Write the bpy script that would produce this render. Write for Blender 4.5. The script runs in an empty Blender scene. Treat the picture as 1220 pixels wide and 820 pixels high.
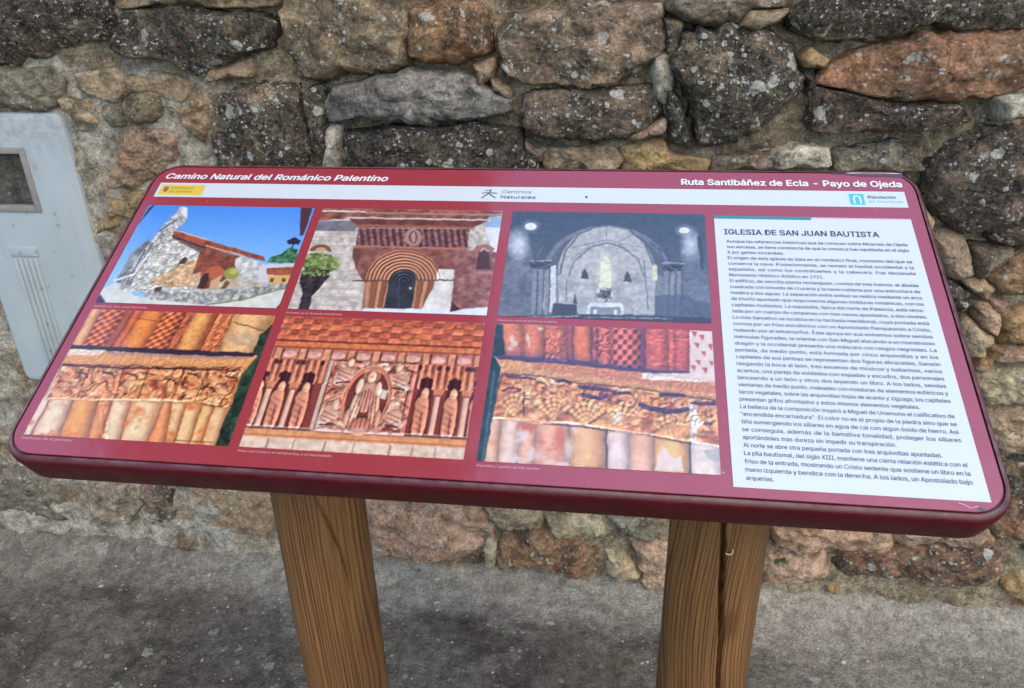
import bpy, math, random
import numpy as np
from mathutils import Matrix, Vector

# ------------------------------------------------------------------ camera, light
SC = bpy.context.scene
COL = SC.collection
F, PX, PY = 894.31, 610.0, 410.0            # focal length and centre in photo pixels (1220 x 820)
W = np.array([[0.991354648795483, 0.03592034668519766, -0.12619702455129375],
              [0.12944870068671213, -0.42479806735069875, 0.8959852877506601],
              [-0.021424149973957963, -0.9045752211226695, -0.425775381074067]])
H = 1.45                                    # eye height
CAM = np.array([0.0, 0.0, H])
cam = bpy.data.objects.new('camera', bpy.data.cameras.new('camera'))
COL.objects.link(cam)
rb = W @ np.diag([1, -1, -1])
cam.matrix_world = Matrix([[*rb[0], 0], [*rb[1], 0], [*rb[2], H], [0, 0, 0, 1]])
cam.data.sensor_width = 36.0
cam.data.lens = F / 1220 * 36.0
cam.data.clip_start = 0.02
cam.data.clip_end = 500
cam.data.dof.use_dof = True
cam.data.dof.focus_distance = 0.98
cam.data.dof.aperture_fstop = 16.0
SC.camera = cam

SUN_EL, SUN_AZ = math.radians(46), math.radians(30)      # azimuth from -Y (behind the camera) towards +X
sd = np.array([math.sin(SUN_AZ) * math.cos(SUN_EL), -math.cos(SUN_AZ) * math.cos(SUN_EL), math.sin(SUN_EL)])
world = bpy.data.worlds.new('World')
SC.world = world
world.use_nodes = True
wn = world.node_tree
bg = wn.nodes['Background']
sky = wn.nodes.new('ShaderNodeTexSky')
sky.sky_type = 'NISHITA'
sky.sun_disc = False
sky.sun_elevation = SUN_EL
sky.sun_rotation = math.atan2(sd[0], sd[1])
sky.dust_density = 0.2
sky.ozone_density = 3.0
wn.links.new(sky.outputs[0], bg.inputs[0])
bg.inputs[1].default_value = 0.15
sun = bpy.data.objects.new('sun', bpy.data.lights.new('sun', 'SUN'))
COL.objects.link(sun)
sun.data.energy = 1.1
sun.data.angle = math.radians(58)
sun.data.color = (1.0, 0.77, 0.45)
sun.rotation_euler = Vector(-sd).to_track_quat('-Z', 'Y').to_euler()
SC.view_settings.view_transform = 'Standard'
SC.view_settings.look = 'None'
SC.view_settings.exposure = 1.30
SC.view_settings.gamma = 1.0

# ------------------------------------------------------------------ helpers
rng = np.random.default_rng(7)


def ray(u, v):
    return W @ np.array([(u - PX) / F, (v - PY) / F, 1.0])


def on_y(u, v, y):                          # pixel to a point of the vertical plane Y = y
    d = ray(u, v)
    return CAM + d * (y / d[1])


def project(P):                             # world points (n,3) to photo pixels
    c = (P - CAM) @ W
    return PX + F * c[:, 0] / c[:, 2], PY + F * c[:, 1] / c[:, 2]


def hsh(ix, iy, iz, seed):
    h = (ix.astype(np.int64) * 374761393 + iy.astype(np.int64) * 668265263 + iz.astype(np.int64) * 2147483647
         + seed * 1274126177) & 0xFFFFFFFF
    h = ((h ^ (h >> 13)) * 1274126177) & 0xFFFFFFFF
    h = ((h ^ (h >> 16)) * 2246822519) & 0xFFFFFFFF
    return ((h ^ (h >> 15)) & 0xFFFFFF) / float(0xFFFFFF)


def vnoise(x, y, z=None, seed=0):
    x = np.asarray(x, float); y = np.asarray(y, float)
    z = np.zeros_like(x) if z is None else np.asarray(z, float)
    fx, fy, fz = np.floor(x), np.floor(y), np.floor(z)
    tx, ty, tz = x - fx, y - fy, z - fz
    tx, ty, tz = [t * t * (3 - 2 * t) for t in (tx, ty, tz)]
    r = 0
    for dx in (0, 1):
        for dy in (0, 1):
            for dz in (0, 1):
                w = (tx if dx else 1 - tx) * (ty if dy else 1 - ty) * (tz if dz else 1 - tz)
                r = r + w * hsh(fx + dx, fy + dy, fz + dz, seed)
    return r


def fbm(x, y, z=None, seed=0, octv=4, gain=0.5):
    x = np.asarray(x, float); y = np.asarray(y, float)
    s, a, t = 0, 1.0, 0.0
    for i in range(octv):
        k = 2.03 ** i
        s = s + a * vnoise(x * k + i * 13.7, y * k + i * 7.1, None if z is None else np.asarray(z) * k, seed + i)
        t += a
        a *= gain
    return s / t - 0.5


def mesh_obj(name, verts, faces, mat, parent=None, loc=(0, 0, 0), smooth=True):
    me = bpy.data.meshes.new(name)
    me.from_pydata([tuple(map(float, v)) for v in verts], [], [tuple(map(int, f)) for f in faces])
    if smooth:
        me.polygons.foreach_set('use_smooth', [True] * len(me.polygons))
    me.materials.append(mat)
    me.update()
    o = bpy.data.objects.new(name, me)
    COL.objects.link(o)
    o.location = loc
    if parent:
        o.parent = parent
    return o


def empty(name, loc, label, cat):
    o = bpy.data.objects.new(name, None)
    COL.objects.link(o)
    o.location = loc
    o.empty_display_size = 0.1
    o['label'] = label
    o['category'] = cat
    return o


def grid_faces(nu, nv, wrap=False):
    i = np.arange(nv - 1)[:, None] * nu
    j = np.arange(nu if wrap else nu - 1)[None, :]
    k = (j + 1) % nu
    return np.stack([i + j, i + k, i + nu + k, i + nu + j], -1).reshape(-1, 4)


def box(x0, x1, y0, y1, z0, z1):
    v = [(x, y, z) for z in (z0, z1) for y in (y0, y1) for x in (x0, x1)]
    f = [(0, 2, 3, 1), (4, 5, 7, 6), (0, 1, 5, 4), (2, 6, 7, 3), (0, 4, 6, 2), (1, 3, 7, 5)]
    return v, f


def bevel(o, w, seg=3):
    m = o.modifiers.new('bevel', 'BEVEL')
    m.width = w
    m.segments = seg
    m.limit_method = 'ANGLE'


def inside(poly, x, y):
    c = np.zeros(np.shape(x), bool)
    n = len(poly)
    for i in range(n):
        x0, y0 = poly[i]; x1, y1 = poly[(i + 1) % n]
        if y0 == y1:
            continue
        s = ((y0 > y) != (y1 > y)) & (x < (x1 - x0) * (y - y0) / (y1 - y0) + x0)
        c ^= s
    return c


def lin(c):
    c = np.asarray(c, float) / 255.0
    return np.where(c <= 0.04045, c / 12.92, ((c + 0.055) / 1.055) ** 2.4)


# ------------------------------------------------------------------ node materials
class G:
    def __init__(s, name):
        s.m = bpy.data.materials.new(name)
        s.m.use_nodes = True
        s.t = s.m.node_tree
        s.p = s.t.nodes['Principled BSDF']

    def n(s, typ, props=None, ins=None):
        nd = s.t.nodes.new('ShaderNode' + typ)
        for k, v in (props or {}).items():
            setattr(nd, k, v)
        for k, v in (ins or {}).items():
            s.set(nd.inputs[k], v)
        return nd

    def set(s, sock, v):
        if isinstance(v, bpy.types.NodeSocket):
            s.t.links.new(v, sock)
        elif isinstance(v, (tuple, list, np.ndarray)):
            v = [float(q) for q in v]
            sock.default_value = v + [1.0] if len(v) == 3 and sock.type == 'RGBA' else v
        else:
            sock.default_value = v

    def math(s, op, a, b=0.0, clamp=False):
        return s.n('Math', {'operation': op, 'use_clamp': clamp}, {0: a, 1: b}).outputs[0]

    def mix(s, f, a, b, mode='MIX'):
        return s.n('Mix', {'data_type': 'RGBA', 'blend_type': mode}, {0: f, 6: a, 7: b}).outputs[2]

    def noise(s, vec, scale, detail=4.0, rough=0.55, dist=0.0):
        return s.n('TexNoise', None, {'Vector': vec, 'Scale': scale, 'Detail': detail, 'Roughness': rough,
                                      'Distortion': dist}).outputs[0]

    def ramp(s, f, a, b, lo=0.0, hi=1.0):
        return s.n('MapRange', {'interpolation_type': 'SMOOTHSTEP'}, {0: f, 1: a, 2: b, 3: lo, 4: hi}).outputs[0]

    def grey(s, v):
        return s.n('CombineColor', None, {0: v, 1: v, 2: v}).outputs[0]

    def attr(s, name, out='Fac', typ='OBJECT'):
        return s.n('Attribute', {'attribute_type': typ, 'attribute_name': name}).outputs[out]

    def local(s):
        oc = s.n('TexCoord').outputs['Object']
        rnd = s.n('ObjectInfo').outputs['Random']
        off = s.math('MULTIPLY', rnd, 57.0)
        return s.n('VectorMath', {'operation': 'ADD'}, {0: oc, 1: s.n('CombineXYZ', None, {0: off, 1: off, 2: off}).outputs[0]}).outputs[0]

    def bump(s, h, strength, dist, normal=None):
        b = s.n('Bump', None, {'Strength': strength, 'Distance': dist, 'Height': h})
        if normal is not None:
            s.set(b.inputs['Normal'], normal)
        return b.outputs[0]

    def out(s, **k):
        for a, v in k.items():
            s.set(s.p.inputs[a.replace('_', ' ')], v)
        return s.m

    def spots(s, vec, scale, frac, rad, soft=0.06):
        """round lichen spots: a share of the Voronoi cells, each of its own size"""
        wob = s.n('VectorMath', {'operation': 'SCALE'}, {0: s.n('TexNoise', None, {'Vector': vec, 'Scale': scale * 2.6, 'Detail': 3.0}).outputs[1], 3: 0.55 / scale}).outputs[0]
        vv = s.n('VectorMath', {'operation': 'ADD'}, {0: vec, 1: wob}).outputs[0]
        v = s.n('TexVoronoi', None, {'Vector': vv, 'Scale': scale, 'Randomness': 1.0})
        sep = s.n('SeparateColor', None, {0: v.outputs['Color']})
        on = s.math('LESS_THAN', sep.outputs[0], frac)
        r = s.math('MULTIPLY', s.math('POWER', sep.outputs[1], 1.7), rad)
        d = s.math('SUBTRACT', r, v.outputs['Distance'])
        return s.math('MULTIPLY', on, s.ramp(d, 0.0, soft))


def stone_material():
    g = G('rubble_stone')
    p = g.local()
    big = g.noise(p, 9.0, 5, 0.6, 0.6)
    c = g.mix(g.ramp(big, 0.40, 0.60), g.n('ObjectInfo').outputs['Color'], g.attr('second', 'Color'))
    mid = g.noise(p, 34, 7, 0.68)
    fine = g.noise(p, 150, 4, 0.72)
    # rusty stains
    rn = g.noise(p, 12, 5, 0.65, 0.8)
    rf = g.math('MULTIPLY', g.ramp(g.math('ADD', rn, g.math('MULTIPLY', g.attr('rust'), 0.30)), 0.58, 0.76), 0.6)
    c = g.mix(rf, c, (0.30, 0.150, 0.075))
    # dry ochre bloom where the crust has come away
    c = g.mix(g.math('MULTIPLY', g.ramp(g.noise(p, 16, 6, 0.7, 0.5), 0.54, 0.70), 0.55), c, (0.285, 0.225, 0.145))
    # black crust of algae and lichen; the undersides stay bare
    dn = g.noise(p, 15, 9, 0.76, 0.3)
    nz = g.n('SeparateXYZ', None, {0: g.n('NewGeometry').outputs['Normal']}).outputs[2]
    bare = g.ramp(nz, -0.75, -0.25, -0.16, 0.0)
    dk = g.math('ADD', g.math('MULTIPLY', g.attr('crust'), 0.40), bare)
    df = g.math('MULTIPLY', g.ramp(g.math('ADD', dn, dk), 0.56, 0.76), 0.90)
    c = g.mix(df, c, g.mix(g.ramp(fine, 0.35, 0.65), (0.022, 0.020, 0.017), (0.090, 0.080, 0.064)))
    c = g.mix(1.0, c, g.grey(g.ramp(mid, 0.25, 0.75, 0.52, 1.5)), 'MULTIPLY')
    c = g.mix(1.0, c, g.grey(g.ramp(fine, 0.25, 0.75, 0.6, 1.4)), 'MULTIPLY')
    # pale lichen: spots of several sizes in colonies and ragged patches
    lc = g.attr('lichen')
    fr = g.math('MULTIPLY', lc, g.ramp(g.noise(p, 10, 3), 0.38, 0.60, 0.16, 1.0))
    s1 = g.spots(p, 30, g.math('MULTIPLY', fr, 0.30), 0.55)
    s2 = g.math('MAXIMUM', g.spots(p, 80, g.math('MULTIPLY', fr, 0.50), 0.62), g.spots(p, 170, g.math('MULTIPLY', fr, 0.50), 0.65))
    pt = g.math('MULTIPLY', g.ramp(g.math('ADD', g.noise(p, 58, 6, 0.75), g.math('MULTIPLY', fr, 0.10)), 0.66, 0.74), lc)
    sp = g.math('MAXIMUM', g.math('MAXIMUM', s1, s2), pt)
    sp = g.math('MULTIPLY', sp, g.ramp(fine, 0.3, 0.6, 0.35, 0.95))
    c = g.mix(sp, c, g.mix(big, (0.60, 0.58, 0.52), (0.42, 0.42, 0.34)))
    h = g.math('ADD', g.math('MULTIPLY', mid, 1.0), g.math('MULTIPLY', fine, 0.45))
    chip = g.n('TexVoronoi', None, {'Vector': p, 'Scale': 48.0}).outputs['Distance']
    h = g.math('ADD', h, g.math('ADD', g.math('MULTIPLY', sp, 0.12), g.math('MULTIPLY', chip, 0.45)))
    return g.out(Base_Color=c, Roughness=0.95, Specular_IOR_Level=0.12, Normal=g.bump(h, 1.0, 0.012))


def mortar_material():
    g = G('lime_mortar')
    p = g.n('TexCoord').outputs['Object']
    x = g.n('SeparateXYZ', None, {0: p})
    big = g.noise(p, 3.0, 4, 0.6)
    c = g.mix(g.ramp(big, 0.38, 0.62), (0.275, 0.212, 0.132), (0.385, 0.312, 0.205))
    c = g.mix(g.ramp(g.noise(p, 8, 5, 0.6), 0.5, 0.66), c, (0.20, 0.13, 0.075))
    c = g.mix(g.math('MULTIPLY', g.ramp(g.noise(p, 6, 5, 0.7), 0.52, 0.66), 0.7), c, (0.10, 0.09, 0.055))
    # fresh grey cement round the meter box
    cem = g.math('MULTIPLY', g.ramp(x.outputs[0], -0.72, -1.0), g.ramp(g.noise(p, 7, 4), 0.35, 0.55))
    c = g.mix(cem, c, (0.46, 0.41, 0.32))
    mid = g.noise(p, 42, 8, 0.7)
    c = g.mix(1.0, c, g.grey(g.ramp(mid, 0.28, 0.72, 0.42, 1.5)), 'MULTIPLY')
    fine = g.noise(p, 190, 4, 0.75)
    c = g.mix(1.0, c, g.grey(g.ramp(fine, 0.28, 0.72, 0.55, 1.45)), 'MULTIPLY')
    s = g.math('MAXIMUM', g.spots(p, 70, 0.14, 0.5), g.spots(p, 160, 0.22, 0.6))
    c = g.mix(s, c, (0.45, 0.42, 0.36))
    h = g.math('ADD', mid, g.math('MULTIPLY', fine, 0.4))
    return g.out(Base_Color=c, Roughness=0.95, Specular_IOR_Level=0.15, Normal=g.bump(h, 1.0, 0.016))


def ground_material():
    g = G('weathered_concrete')
    p = g.n('TexCoord').outputs['Object']
    x = g.n('SeparateXYZ', None, {0: p})
    big = g.noise(p, 2.2, 5, 0.6)
    c = g.mix(g.ramp(big, 0.36, 0.64), (0.138, 0.122, 0.094), (0.222, 0.196, 0.152))
    # black biological crust in patches
    dn = g.noise(p, 4.2, 8, 0.68, 0.4)
    c = g.mix(g.math('MULTIPLY', g.ramp(dn, 0.45, 0.60), 0.66), c, (0.062, 0.052, 0.042))
    # cleaner strip of newer cement along the foot of the wall
    wob = g.math('MULTIPLY', g.math('SUBTRACT', g.noise(p, 3.0, 5, 0.6), 0.5), 0.30)
    edge = g.math('ADD', x.outputs[1], wob)
    strip = g.math('MULTIPLY', g.ramp(edge, 1.36, 1.45), g.ramp(x.outputs[0], -1.5, -0.4, 0.45, 1.0))
    c = g.mix(g.math('MULTIPLY', strip, 0.8), c, (0.38, 0.345, 0.275))
    # clean area on the right
    rgt = g.math('MULTIPLY', g.ramp(x.outputs[0], 0.15, 0.6), g.ramp(edge, 1.18, 1.32))
    c = g.mix(g.math('MULTIPLY', rgt, 0.55), c, (0.35, 0.32, 0.26))
    moss = g.math('MULTIPLY', g.ramp(g.noise(p, 6, 6, 0.65), 0.56, 0.68), 0.35)
    c = g.mix(moss, c, (0.085, 0.085, 0.035))
    mid = g.noise(p, 34, 8, 0.7)
    c = g.mix(1.0, c, g.grey(g.ramp(mid, 0.28, 0.72, 0.6, 1.35)), 'MULTIPLY')
    fine = g.noise(p, 170, 4, 0.75)
    c = g.mix(1.0, c, g.grey(g.ramp(fine, 0.28, 0.72, 0.6, 1.4)), 'MULTIPLY')
    colony = g.ramp(g.noise(p, 4, 3), 0.42, 0.62, 0.12, 1.0)
    s1 = g.spots(p, 22, g.math('MULTIPLY', colony, 0.34), 0.5)
    s2 = g.spots(p, 55, g.math('MULTIPLY', colony, 0.36), 0.55)
    s3 = g.spots(p, 150, g.math('MULTIPLY', colony, 0.22), 0.6)
    sp = g.math('MAXIMUM', g.math('MAXIMUM', s1, s2), s3)
    sp = g.math('MULTIPLY', sp, g.ramp(g.noise(p, 120, 3), 0.35, 0.6, 0.2, 0.9))
    c = g.mix(sp, c, (0.38, 0.37, 0.33))
    h = g.math('ADD', mid, g.math('MULTIPLY', fine, 0.5))
    return g.out(Base_Color=c, Roughness=0.95, Specular_IOR_Level=0.15, Normal=g.bump(h, 1.0, 0.010))


def wood_material():
    g = G('treated_pine')
    oc = g.n('TexCoord').outputs['Object']
    rnd = g.math('MULTIPLY', g.n('ObjectInfo').outputs['Random'], 9.0)
    s = g.n('SeparateXYZ', None, {0: oc})
    # growth rings: distance from a pith that wanders, so the round face shows flames and straight lines
    zz = g.n('CombineXYZ', None, {0: rnd, 1: 0.0, 2: g.math('MULTIPLY', s.outputs[2], 1.0)}).outputs[0]
    dx = g.math('MULTIPLY', g.math('SUBTRACT', g.noise(zz, 1.7, 2), 0.5), 0.07)
    st = g.n('CombineXYZ', None, {0: g.math('MULTIPLY', s.outputs[0], 22.0), 1: g.math('MULTIPLY', s.outputs[1], 22.0), 2: g.math('MULTIPLY', s.outputs[2], 1.6)}).outputs[0]
    wob = g.math('MULTIPLY', g.math('SUBTRACT', g.noise(st, 0.5, 4, 0.55), 0.5), 0.018)
    px = g.math('ADD', g.math('ADD', s.outputs[0], dx), wob)
    py = g.math('ADD', s.outputs[1], 0.055)
    r = g.math('SQRT', g.math('ADD', g.math('MULTIPLY', px, px), g.math('MULTIPLY', g.math('MULTIPLY', py, py), 0.10)))
    jit = g.math('MULTIPLY', g.noise(g.n('CombineXYZ', None, {0: g.math('MULTIPLY', r, 130.0), 1: rnd, 2: 0.0}).outputs[0], 1.0, 3, 0.6), 16.0)
    ring = g.math('SINE', g.math('ADD', g.math('MULTIPLY', r, 1350.0), jit))
    late = g.math('MULTIPLY', g.ramp(ring, -0.2, 1.0), g.ramp(g.noise(st, 1.3, 3, 0.6), 0.3, 0.6, 0.25, 1.0))
    c = g.mix(late, (0.190, 0.088, 0.027), (0.084, 0.034, 0.010))
    fib = g.noise(g.n('CombineXYZ', None, {0: g.math('MULTIPLY', s.outputs[0], 400.0), 1: g.math('MULTIPLY', s.outputs[1], 400.0), 2: g.math('MULTIPLY', s.outputs[2], 9.0)}).outputs[0], 1.0, 3, 0.6)
    c = g.mix(1.0, c, g.grey(g.ramp(fib, 0.25, 0.75, 0.72, 1.22)), 'MULTIPLY')
    tone = g.noise(g.n('CombineXYZ', None, {0: g.math('ADD', g.math('MULTIPLY', s.outputs[0], 16.0), rnd), 1: 0.0, 2: g.math('MULTIPLY', s.outputs[2], 2.0)}).outputs[0], 1.0, 4, 0.6)
    c = g.mix(1.0, c, g.grey(g.ramp(tone, 0.3, 0.7, 0.68, 1.25)), 'MULTIPLY')
    # a knot on the face, where the object carries one
    kv = g.attr('knot', 'Vector')
    d = g.n('VectorMath', {'operation': 'SUBTRACT'}, {0: oc, 1: kv}).outputs[0]
    d = g.n('VectorMath', {'operation': 'MULTIPLY'}, {0: d, 1: (1.0, 1.0, 0.42)}).outputs[0]
    kd = g.n('VectorMath', {'operation': 'LENGTH'}, {0: d}).outputs['Value']
    c = g.mix(g.math('MULTIPLY', g.ramp(kd, 0.017, 0.004), 0.75), c, (0.085, 0.030, 0.010))
    h = g.math('ADD', g.math('MULTIPLY', late, -0.4), g.math('MULTIPLY', fib, 0.6))
    return g.out(Base_Color=c, Roughness=0.62, Specular_IOR_Level=0.35, Normal=g.bump(h, 0.5, 0.0018))


def film(g):
    """slightly wavy laminate over the print"""
    p = g.n('TexCoord').outputs['Object']
    w = g.math('ADD', g.noise(p, 9.0, 2), g.math('MULTIPLY', g.noise(p, 55.0, 2), 0.10))
    b = g.bump(w, 0.10, 0.01)
    rough = g.ramp(g.noise(p, 30, 6, 0.7), 0.3, 0.7, 0.10, 0.20)
    return dict(Roughness=0.42, Specular_IOR_Level=0.25, Coat_Weight=1.0, Coat_Roughness=rough, Coat_IOR=2.2, Coat_Normal=b), p


def print_material(name, col, dust_sheen=0.0):
    g = G(name)
    k, p = film(g)
    c = g.mix(0.0, col, col)
    if dust_sheen:
        d = g.spots(p, 46, 0.055, 0.20)
        d2 = g.ramp(g.noise(p, 70, 8, 0.75), 0.58, 0.76, 0.0, 0.20)
        c = g.mix(g.math('MAXIMUM', g.math('MULTIPLY', d, dust_sheen), d2), c, (0.45, 0.33, 0.32))
    return g.out(Base_Color=c, **k)


def picture_material():
    g = G('printed_photograph')
    k, p = film(g)
    return g.out(Base_Color=g.attr('ink', 'Color', 'GEOMETRY'), **k)


def paint_material(name, col, rough=0.35, wear=0.0, wearcol=(0.3, 0.25, 0.24)):
    g = G(name)
    p = g.n('TexCoord').outputs['Object']
    c = g.mix(1.0, col, g.grey(g.ramp(g.noise(p, 25, 6, 0.65), 0.25, 0.75, 0.82, 1.15)), 'MULTIPLY')
    if wear:
        c = g.mix(g.math('MULTIPLY', g.ramp(g.noise(p, 60, 8, 0.75), 0.60, 0.72), wear), c, wearcol)
    return g.out(Base_Color=c, Roughness=g.ramp(g.noise(p, 40, 5), 0.3, 0.7, rough * 0.8, rough * 1.3))


M_STONE, M_MORTAR, M_GROUND, M_WOOD = stone_material(), mortar_material(), ground_material(), wood_material()
M_RED = print_material('red_vinyl', (0.325, 0.036, 0.046), 0.8)
M_WHITE = print_material('white_print', (0.62, 0.66, 0.67), 0.0)
M_INK = print_material('dark_ink', (0.030, 0.032, 0.042))
M_INKB = print_material('title_ink', (0.045, 0.05, 0.06))
M_WINK = print_material('white_ink', (0.80, 0.80, 0.80))
M_CAPTION = print_material('caption_ink', (0.62, 0.42, 0.42))
M_YEL = print_material('yellow_print', (0.72, 0.52, 0.06))
M_OCH = print_material('ochre_ink', (0.34, 0.22, 0.03))
M_CYAN = print_material('cyan_print', (0.05, 0.50, 0.78))
M_TEAL = print_material('teal_print', (0.04, 0.21, 0.20))
M_GREY = print_material('grey_ink', (0.13, 0.14, 0.15))
M_PIC = picture_material()
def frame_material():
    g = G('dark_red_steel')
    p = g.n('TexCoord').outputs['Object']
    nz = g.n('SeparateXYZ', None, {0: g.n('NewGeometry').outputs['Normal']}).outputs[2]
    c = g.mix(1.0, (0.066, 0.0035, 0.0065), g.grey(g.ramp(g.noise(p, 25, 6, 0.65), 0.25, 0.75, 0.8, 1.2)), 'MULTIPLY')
    dust_sheen = g.math('MULTIPLY', g.ramp(nz, 0.35, 0.85), g.ramp(g.noise(p, 38, 7, 0.7), 0.32, 0.66, 0.15, 0.8))  # rim sheen from the sky painted in as a pale dusty tint on upward faces
    c = g.mix(dust_sheen, c, (0.20, 0.115, 0.125))
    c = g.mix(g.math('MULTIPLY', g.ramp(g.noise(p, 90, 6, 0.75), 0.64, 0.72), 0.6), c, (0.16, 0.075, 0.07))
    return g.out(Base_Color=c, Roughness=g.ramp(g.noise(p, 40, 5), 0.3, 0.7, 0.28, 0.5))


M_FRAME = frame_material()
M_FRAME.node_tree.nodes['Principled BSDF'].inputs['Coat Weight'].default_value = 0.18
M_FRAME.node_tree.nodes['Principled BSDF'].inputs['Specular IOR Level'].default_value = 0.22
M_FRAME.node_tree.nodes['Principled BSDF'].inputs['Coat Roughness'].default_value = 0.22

# ------------------------------------------------------------------ ground
YW = 1.555                                  # face of the wall at its foot


def axis(a, b, step, far):
    mid = np.arange(a, b + step / 2, step)
    out, s, l, r = list(mid), step, a, b
    while l > -far or r < far:
        s *= 1.45
        l -= s
        r += s
        if l > -far * 1.5: out.insert(0, l)
        if r < far * 1.5: out.append(r)
    return np.array(out)


gx, gy = axis(-2.0, 1.7, 0.009, 60), axis(0.55, 1.75, 0.009, 60)
XX, YY = np.meshgrid(gx, gy)
near = np.clip(1 - (np.abs(XX + 0.1) - 2.0) / 3, 0, 1) * np.clip(1 - (np.abs(YY - 1.1) - 1) / 3, 0, 1)
zz = 0.020 * fbm(XX * 3, YY * 3, seed=3, octv=3) + 0.010 * fbm(XX * 16, YY * 16, seed=5, octv=5, gain=0.62)
foot = np.exp(-np.maximum(YW - YY + 0.05 * fbm(XX * 4, YY * 0, seed=8), 0) / 0.055)
zz = zz * near + np.where(YY < 1.9, 0.042 * foot, 0) * near
mesh_obj('ground', np.stack([XX, YY, zz], -1).reshape(-1, 3), grid_faces(len(gx), len(gy)), M_GROUND)['kind'] = 'structure'

# ------------------------------------------------------------------ stone wall
WX0, WX1, WTOP = -2.7, 2.4, 2.0
wall = empty('stone_wall', (0, YW, 0), 'rubble stone wall of brown, grey and pinkish stones with lichen and mortar', 'wall')

# colours: albedo of each kind of stone (first, second), crust, lichen, rust
KIND = {
    'dark':  ((0.135, 0.117, 0.092), (0.185, 0.155, 0.115), 0.70, 0.95, 0.05),
    'lich':  ((0.150, 0.130, 0.100), (0.215, 0.180, 0.130), 0.57, 1.00, 0.10),
    'brown': ((0.185, 0.155, 0.118), (0.230, 0.188, 0.138), 0.38, 0.75, 0.08),
    'plum':  ((0.140, 0.110, 0.094), (0.190, 0.150, 0.122), 0.46, 0.75, 0.05),
    'slate': ((0.215, 0.220, 0.225), (0.145, 0.146, 0.152), 0.10, 0.30, -0.3),
    'red':   ((0.275, 0.165, 0.110), (0.220, 0.155, 0.108), 0.32, 0.50, 0.40),
    'tan':   ((0.310, 0.258, 0.190), (0.260, 0.208, 0.148), 0.10, 0.30, 0.05),
    'pink':  ((0.385, 0.290, 0.228), (0.310, 0.222, 0.170), 0.05, 0.25, 0.24),
    'pale':  ((0.400, 0.352, 0.270), (0.335, 0.280, 0.200), 0.04, 0.20, 0.05),
    'ochre': ((0.330, 0.255, 0.145), (0.275, 0.208, 0.118), 0.05, 0.20, 0.10),
    'white': ((0.500, 0.485, 0.440), (0.300, 0.290, 0.260), 0.18, 0.60, -0.2),
    'grey':  ((0.225, 0.208, 0.175), (0.180, 0.164, 0.136), 0.20, 0.55, 0.0),
}
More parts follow.
